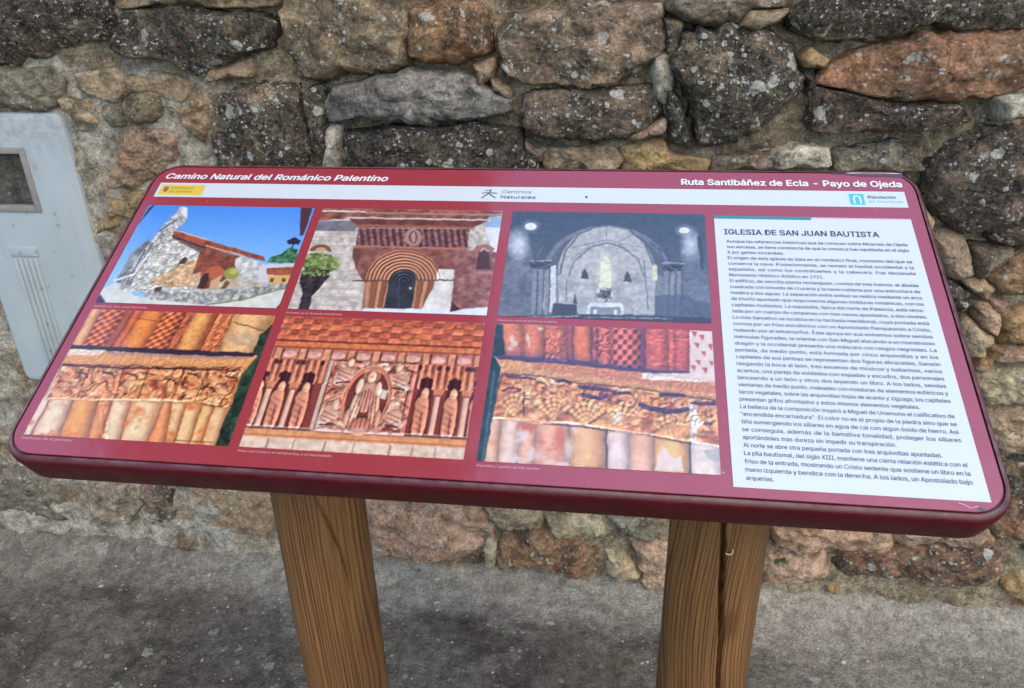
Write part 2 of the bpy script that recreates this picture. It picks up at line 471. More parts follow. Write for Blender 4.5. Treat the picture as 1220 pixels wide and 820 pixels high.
# outlines of the stones in photo pixels: kind, how far it stands out (m), outline
STONES = [
    ('dark', .055, [(-70, -30), (60, -30), (117, -8), (121, 42), (98, 50), (72, 55), (52, 64), (8, 78), (-70, 80)]),
    ('brown', .04, [(120, -40), (330, -40), (326, 6), (240, 9), (180, 7), (132, 12)]),
    ('lich', .065, [(131, 20), (155, 13), (210, 11), (260, 17), (300, 18), (318, 30), (310, 55), (285, 66), (262, 76), (234, 92), (216, 88), (200, 79), (170, 74), (145, 71), (122, 58)]),
    ('tan', .03, [(252, 84), (295, 70), (294, 92), (244, 97)]),
    ('brown', .05, [(322, 16), (350, -20), (468, -20), (483, 20), (480, 75), (450, 85), (400, 90), (370, 96), (350, 92), (343, 72), (335, 48)]),
    ('grey', .03, [(-60, 84), (48, 82), (66, 100), (64, 118), (46, 132), (-60, 132)]),
    ('tan', .02, [(76, 88), (120, 82), (198, 90), (224, 102), (216, 122), (186, 112), (150, 110), (140, 122), (104, 116), (78, 106)]),
    ('brown', .028, [(150, 118), (172, 112), (188, 122), (186, 140), (170, 146), (148, 140)]),
    ('tan', .02, [(226, 100), (250, 106), (250, 150), (236, 168), (214, 150), (206, 134), (220, 122)]),
    ('lich', .045, [(256, 114), (300, 104), (343, 107), (360, 140), (368, 182), (350, 215), (252, 217), (238, 182), (248, 144)]),
    ('pink', .032, [(150, 152), (205, 160), (203, 192), (172, 222), (127, 224), (138, 186)]),
    ('ochre', .02, [(130, 230), (172, 229), (158, 262), (112, 282)]),
    ('tan', .015, [(66, 118), (100, 122), (118, 150), (92, 158), (78, 138)]),
    ('grey', .012, [(118, 128), (142, 128), (146, 148), (130, 152)]),
    ('red', .045, [(486, 12), (560, 2), (578, 15), (577, 64), (545, 72), (514, 75), (488, 66)]),
    ('brown', .065, [(592, 40), (610, 18), (690, 6), (788, 10), (793, 60), (760, 88), (720, 104), (685, 104), (622, 100), (596, 84)]),
    ('slate', .06, [(385, 128), (395, 106), (430, 98), (475, 92), (530, 90), (558, 97), (580, 112), (606, 122), (602, 138), (560, 146), (500, 150), (440, 145), (420, 135), (392, 148)]),
    ('pink', .03, [(565, 80), (586, 73), (582, 90), (571, 100)]),
    ('tan', .02, [(586, 96), (602, 106), (604, 116), (588, 108)]),
    ('plum', .055, [(620, 116), (660, 112), (720, 110), (775, 106), (790, 138), (770, 163), (700, 172), (640, 166), (621, 150)]),
    ('pink', .04, [(748, 164), (790, 144), (789, 160), (758, 169)]),
    ('dark', .045, [(408, 160), (470, 155), (560, 154), (615, 160), (622, 176), (634, 196), (626, 216), (412, 216), (402, 188)]),
    ('white', .03, [(386, 156), (403, 153), (400, 190), (396, 205), (384, 200)]),
    ('lich', .03, [(360, 112), (382, 106), (386, 150), (384, 190), (372, 180), (366, 142)]),
    ('grey', .03, [(626, 172), (646, 180), (642, 193), (630, 190)]),
    ('white', .04, [(783, 72), (800, 68), (805, 94), (796, 124), (783, 117), (779, 92)]),
    ('brown', .03, [(793, 26), (812, 32), (806, 62), (796, 64)]),
    ('tan', .025, [(650, 180), (700, 180), (728, 178), (740, 192), (724, 205), (652, 204)]),
    ('ochre', .02, [(742, 178), (790, 168), (800, 186), (846, 192), (838, 206), (744, 205)]),
    ('grey', .04, [(795, 8), (850, -25), (930, -25), (938, 8), (900, 14), (882, 28), (858, 30), (820, 26)]),
    ('tan', .045, [(886, 30), (900, 16), (940, 13), (926, 26), (906, 32)]),
    ('lich', .09, [(806, 76), (826, 44), (870, 33), (917, 34), (943, 56), (960, 98), (952, 124), (928, 148), (902, 164), (880, 177), (850, 178), (834, 168), (817, 120)]),
    ('dark', .05, [(797, 108), (810, 122), (824, 160), (822, 178), (800, 166), (795, 140)]),
    ('dark', .06, [(947, 20), (1000, -25), (1120, -25), (1130, 14), (1100, 34), (1062, 45), (1006, 50), (955, 40)]),
    ('ochre', .05, [(960, 70), (972, 63), (988, 72), (982, 81), (965, 79)]),
    ('brown', .03, [(958, 86), (970, 86), (972, 100), (964, 104)]),
    ('red', .07, [(976, 102), (1000, 80), (1040, 62), (1110, 42), (1250, 36), (1250, 104), (1200, 120), (1150, 125), (1100, 122), (1060, 120), (1020, 110)]),
    ('plum', .055, [(972, 106), (1015, 113), (1060, 124), (1150, 128), (1164, 148), (1140, 156), (1080, 158), (1020, 161), (974, 158)]),
    ('dark', .03, [(1110, 20), (1150, -20), (1260, -20), (1260, 30), (1160, 36)]),
    ('white', .05, [(1197, 122), (1222, 118), (1228, 142), (1200, 143)]),
    ('plum', .06, [(1116, 215), (1140, 185), (1165, 165), (1260, 158), (1260, 296), (1208, 296), (1176, 284), (1150, 280), (1122, 250)]),
    ('white', .025, [(920, 187), (955, 179), (985, 180), (990, 200), (925, 203)]),
    ('grey', .03, [(998, 180), (1070, 175), (1092, 188), (1104, 206), (1000, 205)]),
    ('brown', .025, [(900, 184), (916, 182), (920, 202), (850, 205), (856, 188)]),
    ('tan', .05, [(1118, 288), (1138, 284), (1156, 291), (1163, 309), (1161, 331), (1146, 336), (1132, 326), (1120, 302)]),
    ('lich', .04, [(1120, 336), (1140, 340), (1161, 350), (1166, 365), (1146, 380), (1132, 366)]),
    ('tan', .03, [(1150, 337), (1175, 337), (1187, 346), (1178, 360), (1164, 350)]),
    ('brown', .035, [(1165, 300), (1210, 300), (1190, 326), (1170, 332), (1166, 316)]),
    ('pink', .04, [(1166, 368), (1182, 364), (1194, 378), (1190, 401), (1173, 390)]),
    ('pale', .045, [(1146, 404), (1158, 387), (1186, 404), (1174, 426), (1156, 427)]),
    ('red', .045, [(1181, 330), (1210, 308), (1245, 306), (1245, 350), (1197, 358), (1184, 344)]),
    ('pink', .03, [(1184, 361), (1199, 362), (1196, 374), (1187, 371)]),
    ('ochre', .035, [(1196, 378), (1220, 372), (1232, 380), (1230, 413), (1194, 413)]),
    ('pink', .035, [(1188, 418), (1240, 414), (1240, 436), (1187, 433)]),
    ('red', .03, [(1168, 429), (1185, 430), (1176, 443), (1164, 442)]),
    ('pale', .04, [(1158, 452), (1186, 444), (1215, 440), (1250, 441), (1250, 482), (1178, 485)]),
    ('pale', .04, [(1174, 502), (1212, 494), (1250, 496), (1250, 545), (1192, 553)]),
    ('brown', .03, [(1196, 558), (1222, 550), (1240, 552), (1240, 592), (1206, 594)]),
    ('red', .035, [(1180, 628), (1206, 604), (1240, 600), (1240, 650), (1186, 648)]),
    # below the board
    ('grey', .02, [(-60, 556), (30, 560), (70, 585), (96, 610), (70, 626), (10, 622), (-60, 620)]),
    ('grey', .025, [(100, 576), (150, 584), (166, 606), (150, 628), (110, 630), (98, 602)]),
    ('tan', .025, [(206, 586), (262, 574), (325, 580), (330, 622), (318, 640), (262, 640), (212, 626)]),
    ('brown', .02, [(166, 580), (200, 584), (206, 622), (176, 632), (168, 606)]),
    ('pink', .05, [(438, 596), (500, 596), (560, 606), (586, 633), (573, 660), (540, 672), (495, 671), (440, 668), (400, 664), (392, 610)]),
    ('pale', .03, [(576, 654), (586, 640), (590, 660), (588, 678), (578, 677)]),
    ('tan', .03, [(576, 606), (610, 606), (645, 614), (642, 632), (600, 634), (584, 622)]),
    ('pale', .035, [(652, 626), (680, 618), (712, 622), (722, 640), (684, 643), (660, 640)]),
    ('red', .045, [(594, 640), (640, 636), (682, 648), (714, 656), (716, 688), (690, 694), (660, 688), (636, 679), (594, 676)]),
    ('pale', .04, [(720, 660), (744, 662), (762, 690), (740, 698), (720, 688)]),
    ('grey', .03, [(722, 618), (778, 620), (778, 645), (750, 648), (730, 640)]),
    ('pink', .03, [(756, 650), (790, 650), (850, 660), (860, 698), (770, 702), (764, 676)]),
    ('tan', .03, [(786, 616), (850, 622), (900, 628), (912, 660), (860, 656), (788, 646)]),
    ('pink', .03, [(926, 632), (1000, 634), (1060, 640), (1064, 660), (1000, 664), (950, 666), (928, 652)]),
    ('pink', .035, [(918, 672), (980, 668), (993, 690), (960, 700), (912, 701)]),
    ('red', .055, [(997, 668), (1060, 664), (1140, 656), (1190, 652), (1198, 686), (1150, 700), (1060, 698), (1002, 698)]),
    ('ochre', .03, [(1197, 702), (1216, 694), (1236, 698), (1234, 716), (1206, 716)]),
    ('tan', .03, [(1070, 640), (1120, 640), (1174, 630), (1184, 648), (1136, 652), (1072, 658)]),
]
RES = 0.008
ox = np.arange(WX0, WX1, RES)
oz = np.arange(0, WTOP, RES)
OX, OZ = np.meshgrid(ox, oz)
OCC = np.zeros(OX.shape, bool)


def occupy(poly, test=False, pad=0.0):
    poly = np.asarray(poly)
    c = poly.mean(0)
    if pad:
        d = poly - c
        poly = c + d * (1 + pad / np.maximum(np.linalg.norm(d, axis=1), 1e-6))[:, None]
    i0, i1 = np.searchsorted(ox, [poly[:, 0].min(), poly[:, 0].max()])
    j0, j1 = np.searchsorted(oz, [poly[:, 1].min(), poly[:, 1].max()])
    if i1 <= i0 or j1 <= j0:
        return False
    m = inside(poly, OX[j0:j1, i0:i1], OZ[j0:j1, i0:i1])
    if test:
        return bool((m & OCC[j0:j1, i0:i1]).any())
    OCC[j0:j1, i0:i1] |= m
    return True


def outline(pts, n, rough, seed):
    """closed Catmull-Rom curve through the points, resampled evenly and roughened"""
    P = np.asarray(pts, float)
    k = len(P)
    c = []
    for i in range(k):
        p0, p1, p2, p3 = P[i - 1], P[i], P[(i + 1) % k], P[(i + 2) % k]
        t = np.linspace(0, 1, 12, endpoint=False)[:, None]
        s = 0.17
        m1, m2 = s * (p2 - p0), s * (p3 - p1)
        c.append((2 * t**3 - 3 * t**2 + 1) * p1 + (t**3 - 2 * t**2 + t) * m1 + (-2 * t**3 + 3 * t**2) * p2 + (t**3 - t**2) * m2)
    c = np.concatenate(c)
    L = np.concatenate([[0], np.cumsum(np.linalg.norm(np.diff(np.vstack([c, c[:1]]), axis=0), axis=1))])
    s = np.linspace(0, L[-1], n, endpoint=False)
    cc = np.vstack([c, c[:1]])
    q = np.stack([np.interp(s, L, cc[:, 0]), np.interp(s, L, cc[:, 1])], 1)
    ctr = q.mean(0)
    d = q - ctr
    r = np.linalg.norm(d, axis=1, keepdims=True)
    w = fbm(q[:, 0] * 30 + seed * 3.1, q[:, 1] * 30, seed=seed, octv=4, gain=0.6)[:, None]
    w2 = fbm(q[:, 0] * 95 + seed, q[:, 1] * 95, seed=seed + 2, octv=3, gain=0.6)[:, None]
    return q + d / r * (w * rough + w2 * rough * 0.45)


def build_stone(kind, out, pts, seed, name='stone'):
    R = np.random.default_rng(seed + 1000)
    size = np.ptp(np.asarray(pts), axis=0)
    big = size.max()
    n = int(np.clip(big * 420, 26, 132))
    m = int(np.clip(size.min() * 170, 6, 24))
    q = outline(pts, n, min(0.040, 0.17 * size.min()), seed)
    c = q.mean(0)
    d = q - c
    rad = np.linalg.norm(d, axis=1)
    er = np.clip(0.10 * size.min(), 0.004, 0.014)
    t = np.linspace(1, 0, m + 1)[:-1] ** 0.82
    X = c[0] + d[None, :, 0] * t[:, None]
    Z = c[1] + d[None, :, 1] * t[:, None]
    e = (1 - t)[:, None] * rad[None, :]
    out = out * 0.80 + 0.004
    rec = 0.030
    h = (out + rec) * (1 - np.exp(-e / er)) - rec
    gx_, gz_ = R.normal(0, 0.10), R.normal(0.06, 0.10)
    h = h + ((X - c[0]) * gx_ + (Z - c[1]) * gz_) * np.clip(e / er, 0, 1)
    h0 = h.copy()
    for k in range(int(3 + big * 22)):                                  # chipped facets
        a = R.uniform(0, 2 * np.pi)
        x0, z0 = c[0] + np.cos(a) * size[0] * R.uniform(.1, .5), c[1] + np.sin(a) * size[1] * R.uniform(.1, .5)
        sl = R.uniform(0.12, 0.9)
        h = np.minimum(h, out * R.uniform(0.75, 1.15) - ((X - x0) * np.cos(a) + (Z - z0) * np.sin(a)) * sl)
    h = np.maximum(np.maximum(h, -rec), np.minimum(h0, out * 0.42))
    f = np.clip(e / er, 0.25, 1)
    h = h + f * (0.040 * big / 0.3 * fbm(X * 9 + seed, Z * 9, seed=seed, octv=3) + 0.030 * min(1, size.min() / 0.08) * fbm(X * 34 + seed, Z * 40, seed=seed + 5, octv=4, gain=0.62))
    rid = np.abs(fbm(X * 13 + 5 + seed, Z * 24, seed=seed + 9, octv=3))
    h = h - f * 0.030 * np.clip(0.06 - rid, 0, 1) * (big / 0.2)
    Y = YW - h
    back = np.stack([q[:, 0], np.full(n, YW + 0.075), q[:, 1]], -1)
    V = np.concatenate([back[None], np.stack([X, Y, Z], -1)]).reshape(-1, 3)
    yc = YW - (h[-1].mean())
    V = np.vstack([V, [c[0], yc, c[1]]])
    org = np.array([c[0], YW, c[1]])
    fs = [tuple(x) for x in grid_faces(n, m + 1, True)]
    last = m * n
    fs += [(last + i, last + (i + 1) % n, len(V) - 1) for i in range(n)]
    o = mesh_obj(name, V - org, fs, M_STONE, wall, org - np.array([0, YW, 0]))
    c1, c2, cr, li, ru = KIND[kind]
    j = 1 + R.uniform(-0.14, 0.14)
    hue = 1 + R.uniform(-0.05, 0.05, 3)
    hue = hue * np.array([1.20, 1.08, 0.92])
    o.color = tuple(np.array(c1) * j * hue) + (1,)
    o['second'] = [float(x) for x in np.array(c2) * j * hue]
    o['crust'] = float(np.clip(cr + R.uniform(-.08, .08), 0, 1))
    o['lichen'] = float(np.clip(li + R.uniform(-.1, .1), 0, 1))
    o['rust'] = float(ru)
    return o


todo = []
for kind, out, px in STONES:
    w = np.array([on_y(u, v, YW - out * 0.7)[[0, 2]] for u, v in px])
    dd = w - w.mean(0)
    w = w.mean(0) + dd * (1 + 0.0105 / np.maximum(np.linalg.norm(dd, axis=1), 1e-6))[:, None]
    w[:, 1] = np.maximum(w[:, 1], -0.02)
    occupy(w, pad=0.004)
    todo.append((kind, out, w))
# the meter box leaves no room for stones
BX0, BX1, BZ0, BZ1 = -1.492, -1.193, 0.563, 1.232
occupy(np.array([(BX0 - .05, BZ0 - .05), (BX1 + .06, BZ0 - .05), (BX1 + .06, BZ1 + .04), (BX0 - .05, BZ1 + .04)]))


def blob(cx, cz, w, h, R):
    k = R.integers(6, 10)
    a = np.sort(R.uniform(0, 2 * np.pi / k * 0.6, k) + np.arange(k) * 2 * np.pi / k)
    ex = 0.62
    ca, sa = np.cos(a), np.sin(a)
    return np.stack([cx + w / 2 * np.sign(ca) * np.abs(ca) ** ex * R.uniform(.85, 1.1, k), cz + h / 2 * np.sign(sa) * np.abs(sa) ** ex * R.uniform(.85, 1.1, k)], 1)


R = np.random.default_rng(21)
big_k = ['lich', 'dark', 'brown', 'plum', 'grey', 'tan', 'red', 'brown']
low_k = ['pink', 'tan', 'pale', 'red', 'grey', 'brown']
small_k = ['tan', 'brown', 'pale', 'grey', 'pink', 'ochre', 'brown']
for (w0, w1, h0, h1, tries, most, pad) in ((.24, .42, .13, .21, 1500, 34, .006), (.13, .24, .08, .14, 2200, 42, .005), (.06, .12, .04, .08, 3500, 62, .003), (.026, .06, .018, .04, 4500, 82, .001)):
    got = 0
    for _ in range(tries):
        if got >= most:
            break
        cx, cz = R.uniform(WX0 + .1, WX1 - .1), R.uniform(.03, WTOP - .08)
        b = blob(cx, cz, R.uniform(w0, w1), R.uniform(h0, h1), R)
        if occupy(b, True, pad):
            continue
        occupy(b, pad=pad)
        got += 1
        ks = small_k if w1 < .1 else (low_k if cz < .75 else big_k)
        todo.append((ks[R.integers(len(ks))], R.uniform(.02, .055) * (0.5 if w1 < .1 else 1), b))
for i, (k, out, w) in enumerate(todo):
    build_stone(k, out, w, i)

# mortar: a rough sheet with depth, forward where it was smeared over the stones
mx, mz = np.arange(WX0, WX1 + .001, .0085), np.arange(-.05, WTOP + .001, .0085)
MX, MZ = np.meshgrid(mx, mz)
rec = 0.012 + 0.012 * np.clip((MX + 0.75) / 0.3, 0, 1) * np.clip((MZ - 0.3) / 0.3, 0, 1) + 0.045 * fbm(MX * 5, MZ * 5, seed=31, octv=3) + 0.050 * fbm(MX * 20, MZ * 22, seed=37, octv=5, gain=0.65)
smear = np.clip((-0.62 - MX) / 0.3, 0, 1)
rec = rec - smear * 0.004 - np.clip((0.35 - MZ) / .3, 0, 1) * 0.012
MY = rec
mv = np.stack([MX, MY, MZ], -1).reshape(-1, 3)
mesh_obj('mortar', mv, grid_faces(len(mx), len(mz)), M_MORTAR, wall)
v, f = box(WX0, WX1, 0.10, 0.50, -.05, WTOP - .02)
mesh_obj('wall_core', v, f, M_MORTAR, wall, smooth=False)

# ------------------------------------------------------------------ meter box in the wall
M_BOX = None


def plastic_box_material():
    g = G('weathered_grey_plastic')
    p = g.n('TexCoord').outputs['Object']
    c = g.mix(g.ramp(g.noise(p, 5, 4), 0.35, 0.65), (0.34, 0.385, 0.385), (0.40, 0.440, 0.435))
    dirt = g.ramp(g.noise(p, 26, 9, 0.75), 0.55, 0.75)
    c = g.mix(g.math('MULTIPLY', dirt, 0.35), c, (0.30, 0.30, 0.27))
    c = g.mix(g.math('MULTIPLY', g.spots(p, 70, 0.16, 0.5), 0.6), c, (0.26, 0.25, 0.20))
    hz = g.n('SeparateXYZ', None, {0: p}).outputs[2]
    c = g.mix(g.math('MULTIPLY', g.math('MULTIPLY', g.ramp(hz, 0.50, 0.66), g.ramp(g.noise(p, 45, 8, 0.75), 0.42, 0.62)), 0.6), c, (0.24, 0.235, 0.20))
    st = g.n('VectorMath', {'operation': 'MULTIPLY'}, {0: p, 1: (60.0, 1.0, 3.0)}).outputs[0]
    c = g.mix(g.ramp(g.noise(st, 1.0, 4, 0.6), 0.52, 0.72, 0.0, 0.30), c, (0.27, 0.28, 0.26))
    return g.out(Base_Color=c, Roughness=0.6, Normal=g.bump(g.noise(p, 220, 3), 0.25, 0.001))


M_BOX = plastic_box_material()
g = G('dull_glass')
M_PANE = g.out(Base_Color=(0.03, 0.035, 0.04), Roughness=0.10, Alpha=0.28)
M_BRONZE = paint_material('bronze_frame', (0.25, 0.225, 0.19), 0.5, 0.3, (0.3, 0.27, 0.22))
M_METER = paint_material('meter_grey', (0.16, 0.17, 0.18), 0.5)
YB = YW - 0.016
mbox = empty('meter_box', ((BX0 + BX1) / 2, YW, BZ0), 'pale grey plastic meter box with a small window, set in the stone wall', 'meter box')


def in_box(name, x0, x1, y0, y1, z0, z1, mat, bv=0.0, parent=None, seg=3):
    o0 = np.array([(BX0 + BX1) / 2, YW, BZ0])
    v, f = box(x0, x1, y0, y1, z0, z1)
    o = mesh_obj(name, np.array(v) - o0, f, mat, parent or mbox, smooth=False)
    if bv:
        bevel(o, bv, seg)
        o.data.polygons.foreach_set('use_smooth', [True] * len(o.data.polygons))
    return o


def px_box(u, v):
    p = on_y(u, v, YB)
    return p[0], p[2]


wx1, wz0 = px_box(48.5, 251)
_, wz1 = px_box(30, 178)
wx0 = wx1 - 0.135
# body: a front with an opening for the window, made of four bevelled walls round a tray
ov, of = [], []
xs, zs = [BX0, wx0, wx1, BX1], [BZ0, wz0, wz1, BZ1]
me_v, me_f = [], []


def ring_body():
    """rounded front plate with a hole, side walls going back into the wall"""
    def rr(x0, x1, z0, z1, r, n=6):
        pts = []
        for cx, cz, a0 in ((x1 - r, z1 - r, 0), (x0 + r, z1 - r, 90), (x0 + r, z0 + r, 180), (x1 - r, z0 + r, 270)):
            for i in range(n + 1):
                a = math.radians(a0 + 90 * i / n)
                pts.append((cx + r * math.cos(a), cz + r * math.sin(a)))
        return np.array(pts)
    loops = []
    hole = rr(wx0, wx1, wz0, wz1, 0.004)
    for y in (YB + 0.05, YB + 0.002, YB):
        loops.append(np.c_[hole[:, 0], np.full(len(hole), y), hole[:, 1]])
    for ins, y in ((0.014, YB), (0.006, YB + 0.0015), (0.002, YB + 0.005), (0.0, YB + 0.012), (0.0, YW + 0.10)):
        l = rr(BX0 + ins, BX1 - ins, BZ0 + ins, BZ1 - ins, 0.022 - ins * 0.6)
        loops.append(np.c_[l[:, 0], np.full(len(l), y), l[:, 1]])
    n = len(hole)
    return np.concatenate(loops), grid_faces(n, len(loops), True)


bv_, bf_ = ring_body()
mesh_obj('body', bv_ - np.array([(BX0 + BX1) / 2, YW, BZ0]), bf_, M_BOX, mbox, smooth=False)
fr = in_box('window_frame', wx0 - .004, wx0 + .010, YB - .004, YB + .02, wz0 - .004, wz1 + .004, M_BRONZE, .0015)
for (a0, a1, b0, b1) in ((wx1 - .010, wx1 + .004, wz0 - .004, wz1 + .004), (wx0 + .0105, wx1 - .0105, wz0 - .004, wz0 + .012), (wx0 + .0105, wx1 - .0105, wz1 - .010, wz1 + .004)):
    in_box('window_frame', a0, a1, YB - .004, YB + .02, b0, b1, M_BRONZE, .0015)
in_box('window_pane', wx0 + .008, wx1 - .008, YB + .008, YB + .011, wz0 + .009, wz1 - .008, M_PANE)
mt = in_box('meter', wx0 + .006, wx1 - .02, YB + .03, YB + .06, wz0 + .004, wz0 + .075, paint_material('meter_face', (0.55, 0.58, 0.62), 0.4), .003)
in_box('meter_dial', wx1 - .062, wx1 - .046, YB + .026, YB + .0295, wz0 + .028, wz0 + .044, paint_material('meter_dial', (0.05, 0.05, 0.05), 0.4), .002)
in_box('meter_back', wx0 - .002, wx1 + .002, YB + .047, YB + .052, wz0 - .002, wz1 + .002, M_METER)
# moulded ribs below the window and the little plate at their head
rx0, rz1 = px_box(14, 302)
rx1, _ = px_box(44, 302)
_, rz0 = px_box(60, 432)
for i in range(5):
    x = rx0 + (rx1 - rx0) * (i + .5) / 5
    in_box('rib', x - .0035, x + .0035, YB - .0045, YB + .004, rz0, rz1 - .012, M_BOX, .002, seg=2)
in_box('latch_plate', rx0 - .002, rx1 + .004, YB - .004, YB + .004, rz1 - .006, rz1 + .018, M_BOX, .002)

# ------------------------------------------------------------------ information board
EXV = np.array([0.9999961, 0.0, -0.00279153])
EYV = np.array([-0.0013473, -0.87581873, -0.4826383])      # down the slope
NV = np.array([0.00244487, -0.48264019, 0.87581532])
OB = np.array([-0.63770535, 0.98986674, -0.23709152 + H])
base = Vector((-0.138, 0.78, 0.0))
board = empty('information_board', base, 'sloping dark red information board with six church photographs on two round wooden posts', 'sign')
BM = Matrix([[EXV[i], -EYV[i], NV[i], OB[i]] for i in range(3)] + [[0, 0, 0, 1]])
TO = Matrix.Translation(-base)


def bp(a, b, c=0.0):
    return OB + EXV * a + EYV * b + NV * c


def on_board(o, parent=board):
    o.parent = parent
    if parent is board:
        o.matrix_basis = TO @ BM
    return o


A0, A1, B0, B1 = -0.0225, 1.0235, -0.0435, 0.4395


def rrect(ins, r, n=10):
    x0, x1, y0, y1 = A0 + ins, A1 - ins, -B1 + ins, -B0 - ins
    pts = []
    for cx, cy, a0 in ((x1 - r, y1 - r, 0), (x0 + r, y1 - r, 90), (x0 + r, y0 + r, 180), (x1 - r, y0 + r, 270)):
        for i in range(n + 1):
            a = math.radians(a0 + 90 * i / n)
            pts.append((cx + r * math.cos(a), cy + r * math.sin(a)))
    return np.array(pts)


def lofted(loops):
    n = len(loops[0])
    V = np.concatenate(loops)
    f = [tuple(x) for x in grid_faces(n, len(loops), True)]
    f.insert(0, tuple(range(n))[::-1])
    f.append(tuple(range(len(V) - n, len(V))))
    return V, f


RC = 0.042
loops = []
for ins, z in ((0.020, -0.046), (0.006, -0.046), (0.0022, -0.0445), (0.0012, -0.041), (0.0, -0.0085), (0.0008, -0.005), (0.003, -0.002), (0.0060, -0.0006), (0.0075, -0.0002), (0.0082, -0.0022), (0.0092, -0.0022), (0.0100, -0.0004), (0.0130, -0.0004)):
    l = rrect(ins, RC - ins)
    loops.append(np.c_[l, np.full(len(l), z)])
V, fcs = lofted(loops)
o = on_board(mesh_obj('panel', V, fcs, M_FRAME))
m = o.modifiers.new('edges', 'EDGE_SPLIT')
m.split_angle = math.radians(50)
# red printed sheet
l = rrect(0.0102, RC - 0.0102)
V, fcs = lofted([np.c_[l, np.full(len(l), 0.0)], np.c_[l, np.full(len(l), 0.0005)]])
sheet = on_board(mesh_obj('printed_sheet', V, fcs, M_RED, smooth=False))


def flat(name, poly, z, mat, th=0.0003):
    n = len(poly)
    V = [(a, -b, z - th) for a, b in poly] + [(a, -b, z) for a, b in poly]
    f = [tuple(range(n, 2 * n))[::-1]] + [(i, (i + 1) % n, n + (i + 1) % n, n + i) for i in range(n)]
    o = mesh_obj(name, V, f, mat, sheet, smooth=False)
    return o


def rect(a0, b0, a1, b1):
    return [(a0, b0), (a1, b0), (a1, b1), (a0, b1)]


strip = flat('header_strip', rect(0.0, 0.0, 1.0, 0.0282), 0.0010, M_WHITE)
flat('text_panel', rect(0.7645, 0.0499, 0.9986, 0.4190), 0.0010, M_WHITE)
flat('teal_bar', rect(0.7640, 0.0478, 0.8815, 0.0530), 0.0013, M_TEAL)
flat('pink_bar', rect(0.8820, 0.0482, 0.9986, 0.0503), 0.0013, print_material('pink_print', (0.62, 0.42, 0.50)))
flat('yellow_logo', rect(0.0042, 0.0042, 0.0695, 0.0248), 0.0013, M_YEL)
flat('cyan_logo', rect(0.9325, 0.0052, 0.9500, 0.0245), 0.0013, M_CYAN)


def stroke(pts, w):
    """list of quads along a polyline, in board units"""
    out = []
    for (a0, b0), (a1, b1) in zip(pts[:-1], pts[1:]):
        d = math.hypot(a1 - a0, b1 - b0)
        nx, ny = -(b1 - b0) / d * w / 2, (a1 - a0) / d * w / 2
        out.append([(a0 + nx, b0 + ny), (a1 + nx, b1 + ny), (a1 - nx, b1 - ny), (a0 - nx, b0 - ny)])
    return out


def quads(name, qs, z, mat):
    V, f = [], []
    for q in qs:
        k = len(V)
        V += [(a, -b, z) for a, b in q]
        f.append(tuple(range(k, k + len(q))))
    return mesh_obj(name, V, f, mat, sheet, smooth=False)


# arch mark of the cyan logo, crest and bars of the yellow one, walking figure in the middle
arch = [(0.9375 + 0.0, 0.0225)] + [(0.9413 + 0.0038 * math.cos(t), 0.0135 - 0.0045 * math.sin(t)) for t in np.linspace(math.pi, 0, 9)] + [(0.9451, 0.0225)]
quads('arch_mark', stroke(arch, 0.0020), 0.0016, M_WINK)
quads('crest', [[(0.0095, 0.0085), (0.0165, 0.0085), (0.0165, 0.0165), (0.0130, 0.0200), (0.0095, 0.0165)]], 0.0016, print_material('crest_ink', (0.34, 0.12, 0.06)))
quads('walking_figure', stroke([(0.4645, 0.0130), (0.4720, 0.0120), (0.4850, 0.0128)], 0.0016) + stroke([(0.4650, 0.0225), (0.4700, 0.0170), (0.4745, 0.0120), (0.4760, 0.0060)], 0.0018)
      + stroke([(0.4745, 0.0140), (0.4790, 0.0180), (0.4835, 0.0220)], 0.0018) + stroke([(0.4680, 0.0085), (0.4750, 0.0068)], 0.0012), 0.0014, M_GREY)

FONT = None
try:
    FONT = bpy.data.fonts.load(bpy.utils.resource_path('LOCAL') + '/datafiles/fonts/Inter.woff2')
except Exception:
    FONT = None


def text_geo(s, size, width=None, shear=0.0, justify=True):
    cu = bpy.data.curves.new('lettering', 'FONT')
    if FONT:
        cu.font = FONT
    cu.body = s
    cu.size = size
    cu.shear = shear
    cu.resolution_u = 3
    ob = bpy.data.objects.new('lettering', cu)

    def ev():
        me = bpy.data.meshes.new_from_object(ob)
        v = np.empty(len(me.vertices) * 3)
        me.vertices.foreach_get('co', v)
        f = [tuple(p.vertices) for p in me.polygons]
        bpy.data.meshes.remove(me)
        return v.reshape(-1, 3), f
    v, f = ev()
    if width and justify and ' ' in s:
        w0 = np.ptp(v[:, 0])
        cu.space_word = 2.0
        v1, _ = ev()
        k = 1 + (width - w0) / max(np.ptp(v1[:, 0]) - w0, 1e-6)
        cu.space_word = min(max(k, 0.8), 3.0)
        v, f = ev()
    v[:, 0] -= v[:, 0].min()
    if width:
        v[:, 0] *= width / np.ptp(v[:, 0])
    bpy.data.objects.remove(ob)
    bpy.data.curves.remove(cu)
    return v, f


